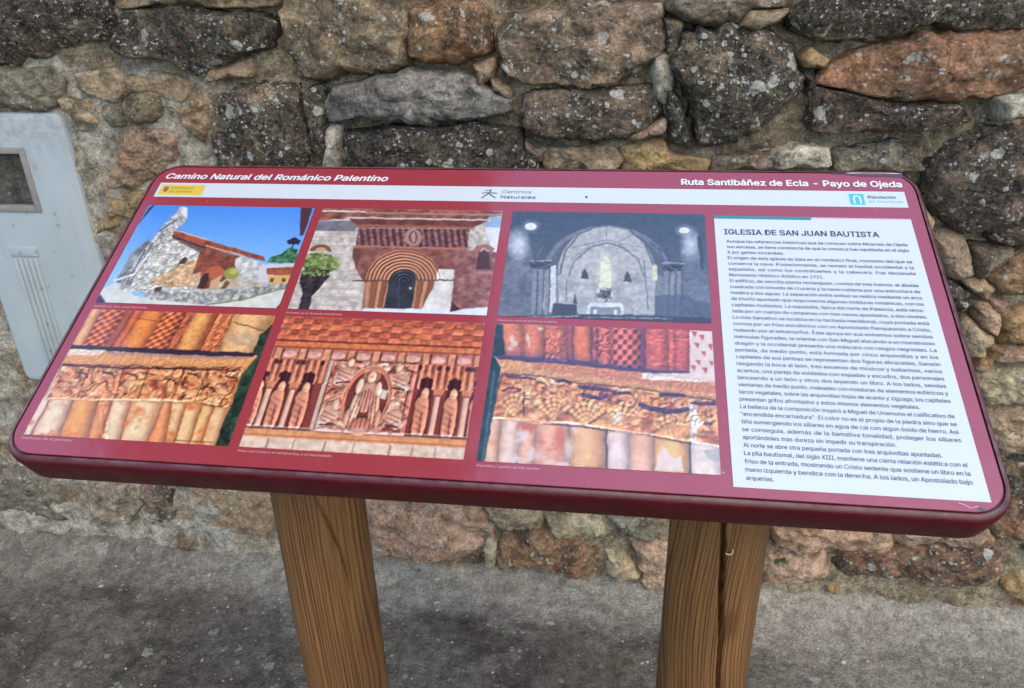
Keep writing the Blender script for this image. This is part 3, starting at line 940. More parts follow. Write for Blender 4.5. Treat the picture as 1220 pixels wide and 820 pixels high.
def lettering(items, z, mat, name='lettering', joined=False):
    V, Fc = [], []
    k = 0
    for (s, a, b, size, kw) in items:
        kw = dict(kw)
        bold = kw.pop('bold', 0.0)
        v, f = text_geo(s, size, **kw)
        if not joined:
            V, Fc, k = [], [], 0
        for j, (da, db) in enumerate([(0, 0), (1, 0), (-1, 0), (0, .8), (0, -.8)][:2 if joined else 5] if bold else [(0, 0)]):
            V.append(np.c_[v[:, 0] + a + da * bold, v[:, 1] - b + db * bold, np.full(len(v), z + j * 0.00006)])
            Fc += [tuple(i + k for i in q) for q in f]
            k += len(v)
        if not joined:
            mesh_obj(name, np.concatenate(V), Fc, mat, sheet, smooth=False)
    if joined:
        mesh_obj(name, np.concatenate(V), Fc, mat, sheet, smooth=False)


lettering([('Camino Natural del Románico Palentino', 0.0035, -0.0085, 0.0208, dict(width=0.326, shear=0.22, bold=0.0006, justify=False)),
           ('Ruta Santibáñez de Ecla - Payo de Ojeda', 0.7262, -0.0083, 0.0205, dict(width=0.2730, bold=0.0006, justify=False))], 0.0010, M_WINK, 'title_lettering')
lettering([('IGLESIA DE SAN JUAN BAUTISTA', 0.7757, 0.0800, 0.0166, dict(width=0.1812, bold=0.0003, justify=False))], 0.0013, M_INKB, 'heading_lettering')
lettering([('Caminos', 0.4905, 0.0125, 0.0115, dict(width=0.040, justify=False)), ('Naturales', 0.4905, 0.0225, 0.0115, dict(width=0.0465, bold=.0001, justify=False)),
           ('Diputación', 0.9550, 0.0130, 0.0095, dict(width=0.0330, bold=.0001, justify=False))], 0.0013, M_GREY, 'logo_lettering')
lettering([('DE PALENCIA', 0.9550, 0.0205, 0.0068, dict(width=0.0400, justify=False))], 0.0013, M_CYAN, 'logo_lettering')
lettering([('GOBIERNO', 0.0200, 0.0130, 0.0075, dict(width=0.034, justify=False)), ('DE ESPAÑA', 0.0200, 0.0200, 0.0075, dict(width=0.034, justify=False))], 0.0016, M_OCH, 'logo_lettering')
TEXT = '''Aunque las referencias históricas que se conocen sobre Moarves de Ojeda
son escasas, se tiene constancia de que la comarca fue repoblada en el siglo
X por gentes mozárabes.|
El origen de esta iglesia se data en el románico final, momento del que se
conserva la nave. Posteriormente, se remató el hastial occidental y la
espadaña, así como los contrafuertes y la cabecera. Fue declarada
Monumento Histórico Artístico en 1931.|
El edificio, de sencilla planta rectangular, consta de tres tramos: el ábside
cuadrado con bóveda de crucería y la nave cubierta por una estructura de
madera a dos aguas. La separación entre ambas se realiza mediante un arco
de triunfo apuntado que reaprovecha algunas molduras románicas, con los
capiteles mutilados. La espadaña, típica del norte de Palencia, está rema-
tada por un cuerpo de campanas con tres vanos apuntados, a dos niveles.
Lo más llamativo se localiza en la fachada meridional, cuya portada está
corona por un friso escultórico con un Apostolado flanqueando a Cristo,
rodeado por el tetramorfos. Éste apoya en sus extremos sobre sendas
ménsulas figuradas, la oriental con San Miguel atacando a un monstruoso
dragón y la occidental presenta una máscara con rasgos negroides. La
portada, de medio punto, está formada por cinco arquivoltas y en los
capiteles de sus jambas se representan dos figuras abrazadas, Sansón
rasgando la boca al león, tres escenas de músicos y bailarinas, varios
acantos, una pareja de soldados con espadas y escudos, dos personajes
lanceando a un león y otros dos leyendo un libro. A los lados, sendas
ventanas de medio punto, rodeadas con molduras de elementos esféricos y
tacos vegetales, sobre las arquivoltas hojas de acanto y zigzags; los capiteles
presentan grifos afrontados y estos mismos elementos vegetales.|
La belleza de la composición inspiró a Miguel de Unamuno el calificativo de
"encendida encarnadura". El color no es el propio de la piedra sino que se
tiñó sumergiendo los sillares en agua de cal con algún óxido de hierro. Así
se conseguía, además de la llamativa tonalidad, proteger los sillares
aportándoles más dureza sin impedir su transpiración.|
Al norte se abre otra pequeña portada con tres arquivoltas apuntadas.|
La pila bautismal, del siglo XIII, mantiene una cierta relación estética con el
friso de la entrada, mostrando un Cristo sedente que sostiene un libro en la
mano izquierda y bendice con la derecha. A los lados, un Apostolado bajo
arquerías.|'''.split('\n')
SHORT = {'X por gentes mozárabes.': .066, 'Monumento Histórico Artístico en 1931.': .107, 'arquerías.': .026,
         'presentan grifos afrontados y estos mismos elementos vegetales.': .178, 'aportándoles más dureza sin impedir su transpiración.': .147,
         'Al norte se abre otra pequeña portada con tres arquivoltas apuntadas.': .188}
items = []
for i, s in enumerate(TEXT):
    b = 0.0940 + i * (0.4110 - 0.0940) / 35
    if s.endswith('|'):
        s = s[:-1]
        items.append((s, 0.7772, b, 0.0093, dict(width=SHORT[s], justify=False, bold=0.00012)))
    else:
        items.append((s, 0.7772, b, 0.0093, dict(width=0.2092, bold=0.00012)))
lettering(items, 0.0013, M_INK, 'body_lettering', True)
CAPS = [('Iglesia de San Juan Bautista.', 0.0005, .2262, .072), ('Portada de la fachada meridional.', .2528, .2262, .070), ('Cabecera y arco de triunfo de la iglesia.', .5100, .2262, .070),
        ('Capiteles de la portada.', .0000, .4128, .061), ('Friso con Cristo y el tetramorfos, y el Apostolado.', .2530, .4130, .104), ('Arquivoltas y capiteles del lado derecho.', .5100, .4135, .065)]
lettering([(s, a, b, .0052, dict(width=w, justify=False)) for s, a, b, w in CAPS], 0.0010, M_CAPTION, 'caption_lettering')


# ------------------------------------------------------------------ the printed photographs (flat print, one ink colour per vertex)
class Paint:
    """paints in the pixel frame of an enlarged detail of the photo; every vertex of the print knows its place there"""
    def __init__(s, quad_ab, x0, y0, k, nu=290, nv=205):
        a0, b0, a1, b1 = quad_ab
        s.nu, s.nv, s.q = nu, nv, quad_ab
        u, v = np.meshgrid(np.linspace(0, 1, nu), np.linspace(0, 1, nv))
        s.u, s.v = u.ravel(), v.ravel()
        a, b = a0 + (a1 - a0) * s.u, b0 + (b1 - b0) * s.v
        P = OB + a[:, None] * EXV + b[:, None] * EYV
        px, py = project(P)
        s.x, s.y = (px - x0) * k, (py - y0) * k
        s.x = s.x + 9 * fbm(s.u * 24, s.v * 17, seed=71, octv=3)
        s.y = s.y + 9 * fbm(s.u * 24, s.v * 17, seed=77, octv=3)
        s.c = np.zeros((nu * nv, 3))
        s.h = np.zeros(nu * nv)

    def fill(s, c, mask=None, al=1.0):
        m = np.ones(len(s.x), bool) if mask is None else mask
        al = np.broadcast_to(al, m.shape)[m][:, None]
        s.c[m] = s.c[m] * (1 - al) + np.asarray(c, float) * al

    def poly(s, c, *pts, al=1.0, n=0.0, uv=False):
        x, y = (s.u, s.v) if uv else (s.x, s.y)
        m = inside(pts, x, y)
        s.fill(c, m, al)
        if n:
            s.noise(n, 14, m)
        return m

    def rectuv(s, c, u0, v0, u1, v1, al=1.0):
        m = (s.u >= u0) & (s.u < u1) & (s.v >= v0) & (s.v < v1)
        s.fill(c, m, al)
        return m

    def ell(s, c, cx, cy, rx, ry, al=1.0, soft=0.0, uv=False, upper=False):
        x, y = (s.u, s.v) if uv else (s.x, s.y)
        d = np.sqrt(((x - cx) / rx) ** 2 + ((y - cy) / ry) ** 2)
        m = d < 1
        if upper:
            m &= y < cy
        s.fill(c, m, al * (np.clip((1 - d) / soft, 0, 1) if soft else 1.0))
        return d

    def line(s, c, w, *pts, al=1.0, uv=False):
        x, y = (s.u, s.v) if uv else (s.x, s.y)
        for (xa, ya), (xb, yb) in zip(pts[:-1], pts[1:]):
            dx, dy = xb - xa, yb - ya
            t = np.clip(((x - xa) * dx + (y - ya) * dy) / (dx * dx + dy * dy), 0, 1)
            d = np.hypot(x - xa - t * dx, y - ya - t * dy)
            s.fill(c, d < w / 2, al)

    def noise(s, amp, scale, mask=None, seed=0, col=None, lo=0.0):
        m = np.ones(len(s.x), bool) if mask is None else mask
        f = fbm(s.u[m] * scale * 1.4, s.v[m] * scale, seed=seed + 60, octv=4, gain=0.65) * 2
        if col is None:
            s.c[m] = np.clip(s.c[m] * (1 + amp * f[:, None] * 2), 0, 255)
        else:
            al = np.clip((f - lo) * amp * 6, 0, 1)[:, None]
            s.c[m] = s.c[m] * (1 - al) + np.asarray(col, float) * al

    def bands(s, m, edges0, edges1, y0, y1, cols, gap=None, gw=8):
        """slanted stripes: edges0 at y0, edges1 at y1"""
        t = (s.y - y0) / (y1 - y0)
        for i, c in enumerate(cols):
            a = edges0[i] + (edges1[i] - edges0[i]) * t
            b = edges0[i + 1] + (edges1[i + 1] - edges0[i + 1]) * t
            q = m & (s.x >= a) & (s.x < b)
            w = np.clip((s.x - a) / np.maximum(b - a, 1), 0, 1)
            sh = 0.72 + 0.42 * np.sin(np.pi * np.clip(w * 0.9 + .12, 0, 1))
            s.c[q] = np.clip(np.asarray(c, float) * sh[q][:, None], 0, 255)
            if gap is not None:
                s.fill(gap, q & (s.x - a < gw))

    soft, grain, light, depth, sat, tone = False, 0.16, (-0.55, -0.85), 1.0, 1.0, (1, 1, 1)

    def carve(s, m, k, amp, seed=0, stretch=1.0):
        """foliage- and figure-like relief"""
        u, v = s.u[m] * 1.4 * stretch, s.v[m]
        wx, wy = fbm(u * k * .5, v * k * .5, seed=seed + 200, octv=2), fbm(u * k * .5, v * k * .5, seed=seed + 210, octv=2)
        r = np.abs(fbm(u * k + wx * 2.2, v * k + wy * 2.2, seed=seed + 220, octv=3)) * 2
        s.h[m] += amp * np.clip(r * 2.4, 0, 1)

    def dome(s, cx, cy, rx, ry, amp, uv=True, c=None, al=1.0):
        x, y = (s.u, s.v) if uv else (s.x, s.y)
        d = ((x - cx) / rx) ** 2 + ((y - cy) / ry) ** 2
        m = d < 1
        s.h[m] = np.maximum(s.h[m], amp * np.sqrt(1 - d[m]) + 0.0)
        if c is not None:
            s.fill(c, m, al)

    def sink(s, m, amp):
        s.h[m] -= amp


    def make(s):
        a0, b0, a1, b1 = s.q
        V = np.c_[a0 + (a1 - a0) * s.u, -(b0 + (b1 - b0) * s.v), np.full(len(s.u), 0.0010)]
        o = mesh_obj('picture', V, grid_faces(s.nu, s.nv)[:, ::-1], M_PIC, sheet, smooth=False)
        at = o.data.color_attributes.new('ink', 'FLOAT_COLOR', 'POINT')
        c = s.c.reshape(s.nv, s.nu, 3)
        hh = s.h.reshape(s.nv, s.nu)
        if np.ptp(hh) > 0:
            bl = hh
            for _ in range(5):
                bl = (np.roll(bl, 2, 0) + np.roll(bl, -2, 0) + np.roll(bl, 2, 1) + np.roll(bl, -2, 1) + bl) / 5
            gy_, gx_ = np.gradient(hh)
            sh = 1 + s.depth * (np.clip(-(gx_ * s.light[0] + gy_ * s.light[1]) * -1.0, -.6, .6) + 0.55 * np.clip(hh - bl, -.9, .5))
            c = c * np.clip(sh, .28, 1.5)[:, :, None]
        g1 = fbm(s.u * 60, s.v * 42, seed=91, octv=3, gain=.7).reshape(s.nv, s.nu, 1)
        c = c * (1 + s.grain * g1)
        for ax in (0, 1):
            c = (np.roll(c, 1, ax) + 3 * c + np.roll(c, -1, ax)) / 5
        c = c.reshape(-1, 3)
        lum = c @ np.array([.3, .59, .11])
        c = np.clip((lum[:, None] + (c - lum[:, None]) * s.sat) * np.asarray(s.tone), 0, 255)
        at.data.foreach_set('color', np.c_[lin(c) * 0.84, np.ones(len(c))].ravel())
        return o


CX = [(0.0, 0.2404), (0.2524, 0.4963), (0.5095, 0.7534)]
RY = [(0.0457, 0.2189), (0.2302, 0.4074)]


def cell(i, j):
    return (CX[i][0], RY[j][0], CX[i][1], RY[j][1])


def pic_church():
    p = Paint(cell(0, 0), 110, 235, 4.692)
    p.grain, p.sat = 0.05, .92
    t = np.clip((p.y - 50) / 400, 0, 1)[:, None]
    p.c[:] = np.array((72, 146, 240)) * (1 - t) + np.array((150, 200, 250)) * t
    p.poly((222, 220, 208), (20, 620), (40, 530), (140, 470), (240, 560), (700, 600), (1110, 480), (1120, 660), (0, 660), n=.06)
    p.poly((128, 132, 124), (130, 480), (215, 320), (320, 235), (330, 290), (210, 500), n=.3)
    p.poly((206, 178, 146), (540, 420), (700, 380), (960, 390), (965, 505), (560, 535), n=.15)
    m = p.poly((203, 196, 182), (395, 165), (470, 185), (610, 300), (570, 430), (610, 530), (360, 535), (150, 530), (215, 420), (330, 260))
    p.carve(m, 34, .5, 2)
    p.noise(.28, 40, m)
    m = p.poly((214, 158, 104), (320, 480), (420, 420), (570, 350), (590, 400), (565, 440), (600, 500), (420, 505), al=.75)
    p.noise(.2, 25, m)
    m = p.poly((190, 186, 182), (465, 95), (498, 52), (536, 60), (530, 130), (488, 178), (440, 190), (360, 240), (190, 520), (150, 500), (240, 360), (330, 250), (395, 160))
    p.noise(.35, 45, m)
    m = p.poly((176, 172, 166), (360, 240), (445, 178), (330, 335), (215, 462), (165, 530), (185, 515)); p.noise(.35, 45, m)
    p.poly((236, 236, 232), (505, 55), (536, 60), (530, 128), (505, 100))
    for k in ((380, 190, 470, 130), (300, 300, 180, 500), (340, 260, 225, 470)):
        p.line((110, 105, 105), 9, k[:2], k[2:])
    p.line((235, 232, 226), 10, (125, 470), (235, 436), (330, 300))
    p.poly((150, 150, 140), (160, 505), (235, 445), (215, 510), n=.3)
    p.poly((118, 88, 84), (448, 232), (455, 205), (620, 270), (640, 290), (600, 312))
    p.poly((160, 74, 48), (452, 188), (660, 248), (965, 338), (968, 362), (840, 332), (640, 286), (455, 212), n=.25)
    p.line((232, 198, 166), 6, (455, 186), (660, 246))
    p.line((70, 44, 44), 8, (452, 222), (640, 292), (830, 340))
    p.line((222, 186, 158), 7, (640, 276), (845, 330))
    m = p.poly((142, 74, 56), (600, 312), (645, 286), (830, 336), (805, 365), (798, 430), (720, 480), (640, 515), (590, 512), (610, 440), (562, 428), (580, 380))
    p.noise(.25, 22, m)
    p.ell((196, 98, 66), 690, 425, 55, 38)
    p.poly((222, 172, 130), (560, 440), (612, 420), (600, 455), (555, 462))
    p.poly((74, 40, 38), (585, 515), (622, 435), (652, 428), (650, 470), (625, 515))
    p.poly((214, 170, 120), (650, 515), (665, 470), (730, 440), (700, 515))
    p.poly((86, 58, 48), (468, 400), (500, 348), (520, 336), (536, 348), (518, 372), (490, 378))
    p.poly((78, 62, 50), (326, 560), (358, 506), (392, 505), (376, 552))
    m = p.poly((206, 202, 194), (800, 348), (850, 325), (872, 345), (960, 378), (950, 470), (830, 492), (800, 440))
    p.noise(.22, 30, m)
    p.poly((120, 84, 60), (716, 514), (748, 468), (772, 480), (748, 514))
    p.ell((150, 158, 60), 778, 430, 40, 34); p.ell((190, 190, 90), 790, 418, 22, 16)
    p.poly((214, 208, 214), (935, 384), (1140, 372), (1120, 480), (930, 480))
    p.poly((170, 88, 58), (975, 402), (1135, 394), (1112, 442), (980, 440), n=.2)
    p.poly((226, 176, 92), (985, 446), (1112, 440), (1092, 486), (985, 490))
    for a in (1005, 1070):
        p.poly((90, 62, 50), (a - 10, 480), (a - 8, 458), (a + 12, 458), (a + 10, 480))
    m = p.poly((66, 118, 78), (975, 368), (1000, 338), (1062, 320), (1100, 285), (1150, 296), (1150, 375))
    p.noise(.5, 40, m)
    p.poly((40, 46, 60), (1088, 250), (1130, 226), (1166, 246), (1156, 268), (1096, 268))
    p.line((40, 46, 60), 7, (1124, 268), (1108, 310))
    p.poly((84, 50, 56), (1168, 40), (1240, 40), (1182, 214), (1160, 222))
    m = p.poly((172, 168, 160), (225, 505), (360, 530), (600, 528), (880, 500), (1100, 482), (1080, 514), (800, 590), (620, 602), (330, 576))
    p.noise(.35, 45, m)
    p.line((126, 138, 84), 7, (640, 606), (830, 578), (1086, 512))
    p.line((190, 186, 180), 8, (400, 520), (620, 530), (900, 500))
    p.poly((64, 46, 58), (355, 40), (320, 60), (240, 180), (280, 130), (340, 62))
    p.poly((64, 46, 58), (0, 600), (40, 535), (80, 600))
    p.poly((64, 46, 58), (1015, 640), (1062, 585), (1070, 640))
    p.make()


def pic_portal():
    p = Paint(cell(1, 0), 340, 240, 4.692)
    p.sat = .78
    p.fill((206, 190, 176)); p.noise(.16, 30)
    for k in range(9):
        p.line((176, 156, 142), 3, (140, 200 + 48 * k), (460, 204 + 48 * k))
    p.poly((152, 84, 66), (190, 30), (1230, 60), (1150, 104), (360, 96), (180, 112), n=.3)
    p.line((222, 208, 202), 9, (210, 56), (450, 60)); p.line((190, 130, 110), 9, (450, 66), (1210, 80))
    p.poly((128, 122, 132), (180, 112), (405, 112), (392, 168), (170, 168), n=.15)
    p.poly((150, 178, 212), (1140, 86), (1230, 92), (1206, 156), (1110, 150))
    p.poly((228, 228, 230), (1115, 150), (1215, 150), (1185, 340), (1150, 260))
    m = p.poly((152, 86, 74), (380, 250), (1030, 262), (960, 300), (950, 620), (430, 605), (445, 460), (392, 380)); p.noise(.22, 22, m)
    m = p.poly((160, 96, 90), (950, 270), (1200, 290), (1150, 650), (925, 620)); p.noise(.25, 26, m)
    p.poly((130, 64, 56), (355, 98), (1140, 110), (1035, 156), (408, 150), n=.2)
    p.line((214, 196, 190), 9, (350, 94), (1145, 108)); p.line((176, 92, 72), 14, (395, 138), (1050, 150))
    m = p.poly((96, 52, 56), (408, 154), (1030, 158), (1020, 262), (396, 250))
    b = m & (np.sin((p.x - 0.12 * (p.y - 150)) / 36 * 2 * np.pi) > 0.1)
    p.fill((172, 112, 104), b, .8)
    p.noise(.3, 50, m)
    p.ell((188, 132, 120), 715, 205, 48, 48); p.ell((120, 66, 64), 715, 205, 24, 36); p.ell((196, 150, 138), 716, 206, 12, 30)
    p.line((196, 116, 88), 10, (390, 254), (1010, 268))
    p.poly((120, 66, 60), (380, 262), (430, 270), (400, 380), (376, 310))
    xc, yc = 662, 444
    d = np.sqrt(((p.x - xc) / 210) ** 2 + ((p.y - yc) / 168) ** 2)
    m = (d < 1) & (p.y < yc + 2)
    ringc = 0.5 + 0.5 * np.sin(d * 64)
    p.h[m] += .5 * np.sin(d[m] * 64)
    p.c[m] = (np.array((146, 84, 60)) * (1 - ringc[:, None]) + np.array((204, 132, 92)) * ringc[:, None])[m]
    for (e0, e1) in (((450, 490, 520, 548, 575, 592), (438, 470, 495, 520, 540, 556)), ((728, 748, 775, 805, 850), (704, 722, 742, 765, 790))):
        m = inside([(e0[0], 444), (e0[-1], 444), (e1[-1], 600), (e1[0], 600)], p.x, p.y)
        p.bands(m, e0, e1, 444, 600, [(190, 120, 78), (150, 84, 54), (200, 130, 86), (140, 78, 54), (196, 124, 80)][:len(e0) - 1])
    p.poly((226, 216, 206), (855, 380), (948, 384), (924, 612), (760, 604), (826, 490), n=.08)
    p.line((112, 70, 60), 9, (380, 446), (590, 448)); p.line((120, 78, 66), 9, (730, 442), (950, 446))
    p.poly((52, 58, 70), (582, 446), (596, 408), (640, 384), (690, 382), (722, 404), (734, 440), (708, 602), (552, 602), n=.2)
    p.line((84, 92, 108), 4, (640, 390), (630, 600)); p.ell((235, 235, 235), 700, 490, 7, 6)
    p.poly((228, 232, 238), (440, 600), (720, 604), (940, 606), (1150, 592), (1150, 660), (430, 640))
    p.poly((86, 46, 44), (930, 560), (985, 606), (920, 622))
    p.poly((90, 50, 56), (1066, 384), (1078, 300), (1110, 272), (1142, 300), (1148, 384)); p.poly((176, 104, 80), (1045, 280), (1070, 250), (1130, 244), (1170, 268), (1150, 290), (1105, 262), (1066, 300))
    p.ell((134, 74, 58), 200, 282, 60, 38, upper=True); p.ell((206, 160, 110), 200, 282, 36, 22, upper=True)
    rt = np.random.default_rng(5)
    for k in range(130):
        a, q = rt.uniform(0, 6.28), rt.uniform(0, 1) ** .6
        g_ = rt.uniform(.55, 1.15)
        p.ell(np.array((138, 165, 72)) * g_, 195 + 100 * q * math.cos(a), 352 + 60 * q * math.sin(a), rt.uniform(8, 20), rt.uniform(6, 13))
    m = p.poly((56, 42, 50), (70, 612), (132, 612), (152, 530), (246, 425), (250, 388), (150, 372), (90, 400), (80, 460), (98, 520)); p.noise(.4, 40, m)
    for k in range(40):
        a, q = rt.uniform(0, 6.28), rt.uniform(0, 1) ** .6
        p.ell(np.array((128, 150, 70)) * rt.uniform(.5, 1.2), 170 + 85 * q * math.cos(a), 395 + 30 * q * math.sin(a), rt.uniform(6, 13), rt.uniform(5, 9))
    p.make()


def pic_nave():
    p = Paint(cell(2, 0), 585, 245, 4.519)
    p.grain, p.sat, p.tone = 0.08, .62, (.93, .93, .90)
    t = np.clip((p.y - 40) / 560, 0, 1)[:, None]
    p.c[:] = np.array((60, 78, 108)) * (1 - t) + np.array((106, 106, 120)) * t
    p.poly((112, 118, 140), (100, 130), (230, 240), (225, 590), (30, 600), n=.15)
    p.ell((205, 216, 240), 150, 215, 70, 110, soft=.7)
    p.poly((108, 118, 146), (1020, 260), (1110, 140), (1165, 380), (1195, 640), (1040, 600), n=.15)
    p.ell((200, 212, 236), 1070, 215, 62, 110, soft=.8)
    p.poly((66, 66, 82), (1108, 170), (1130, 165), (1150, 350), (1130, 350))
    p.ell((126, 130, 146), 622, 380, 345, 270, upper=True)
    p.poly((130, 134, 150), (277, 378), (967, 378), (960, 600), (290, 596))
    p.ell((88, 96, 120), 622, 380, 318, 250, upper=True)
    m = p.ell((192, 190, 190), 622, 370, 262, 262, upper=True)
    p.poly((186, 184, 188), (360, 368), (884, 368), (880, 590), (370, 585), n=.1)
    p.ell((196, 192, 190), 622, 300, 200, 160, soft=.8, al=.7)
    for k in ((470, 150, 622, 230), (780, 150, 622, 230), (622, 112, 622, 200), (430, 300, 540, 210), (815, 300, 710, 210), (400, 240, 622, 190), (840, 240, 622, 190), (540, 210, 622, 236), (710, 210, 622, 236)):
        p.line((146, 144, 150), 5, k[:2], k[2:])
        p.line((214, 210, 206), 3, (k[0] + 5, k[1] + 4), (k[2] + 5, k[3] + 4))
    p.line((104, 106, 122), 10, (372, 370), (400, 250), (470, 160), (560, 118), (640, 110), (740, 130), (830, 210), (872, 320), (880, 370))
    p.line((124, 126, 140), 9, (420, 380), (450, 300), (540, 225), (622, 205), (710, 228), (790, 290), (820, 380))
    p.line((128, 130, 144), 8, (820, 300), (848, 560)); p.line((128, 130, 144), 8, (408, 400), (404, 520))
    p.poly((222, 222, 228), (318, 330), (352, 320), (348, 580), (280, 570), (290, 400))
    p.ell((255, 246, 206), 615, 370, 62, 130, soft=.9, al=.8)
    p.poly((255, 248, 200), (584, 445), (590, 310), (618, 272), (644, 310), (648, 445))
    p.poly((252, 226, 170), (866, 408), (868, 330), (880, 318), (894, 330), (896, 408))
    for (x0, x1, yy) in ((210, 325, 305), (920, 1042, 318)):
        m = p.poly((70, 72, 90), (x0, yy), (x1, yy), (x1 - 5, yy + 38), (x0 + 5, yy + 38)); p.noise(.7, 60, m)
        p.line((176, 178, 190), 6, (x0, yy - 4), (x1, yy - 4))
        for i in range(3):
            xx = x0 + 14 + i * 34
            p.poly((142, 146, 162), (xx, yy + 40), (xx + 26, yy + 40), (xx + 20, 590), (xx - 8, 590))
            p.line((78, 82, 102), 6, (xx + 27, yy + 42), (xx + 18, 590))
    p.poly((78, 92, 124), (880, 490), (1010, 480), (1195, 540), (1195, 660), (880, 620), al=.75)
    p.line((88, 96, 120), 14, (930, 300), (905, 240), (860, 200), ); p.line((96, 100, 120), 12, (240, 300), (265, 250), (290, 220))
    for (x, y) in ((505, 370), (735, 386)):
        p.poly((72, 70, 82), (x - 22, y + 28), (x - 14, y - 8), (x, y - 30), (x + 14, y - 8), (x + 22, y + 28)); p.line((220, 220, 226), 6, (x - 16, y + 34), (x + 16, y + 34))
    p.poly((92, 80, 84), (582, 500), (588, 458), (645, 458), (650, 500)); p.noise(.6, 60, inside([(570, 450), (655, 450), (655, 520), (570, 520)], p.x, p.y))
    p.poly((72, 72, 84), (325, 590), (335, 530), (462, 535), (462, 600)); p.poly((205, 205, 212), (362, 520), (378, 470), (395, 520)); p.poly((78, 76, 88), (440, 530), (452, 470), (468, 530))
    p.poly((150, 150, 166), (530, 545), (700, 545), (700, 590), (530, 590)); p.poly((238, 240, 246), (520, 545), (535, 528), (700, 526), (712, 545), (712, 588), (700, 588), (698, 550), (538, 550), (532, 588), (520, 586))
    for x in (560, 668):
        p.poly((226, 228, 236), (x - 10, 600), (x - 6, 565), (x + 8, 565), (x + 12, 600))
    p.line((196, 200, 214), 8, (775, 530), (775, 590)); p.line((226, 228, 236), 6, (480, 590), (480, 620))
    p.poly((56, 64, 82), (30, 600), (500, 588), (1200, 606), (1200, 660), (20, 640)); p.line((186, 196, 206), 5, (60, 604), (480, 600)); p.line((150, 160, 176), 5, (500, 604), (980, 612))
    p.ell((180, 200, 236), 215, 115, 60, 42, soft=1, al=.8); p.ell((255, 255, 255), 215, 115, 30, 19); p.ell((180, 200, 236), 1040, 138, 58, 40, soft=1, al=.8); p.ell((255, 255, 255), 1040, 138, 28, 17)
    p.noise(.10, 40)
    p.make()


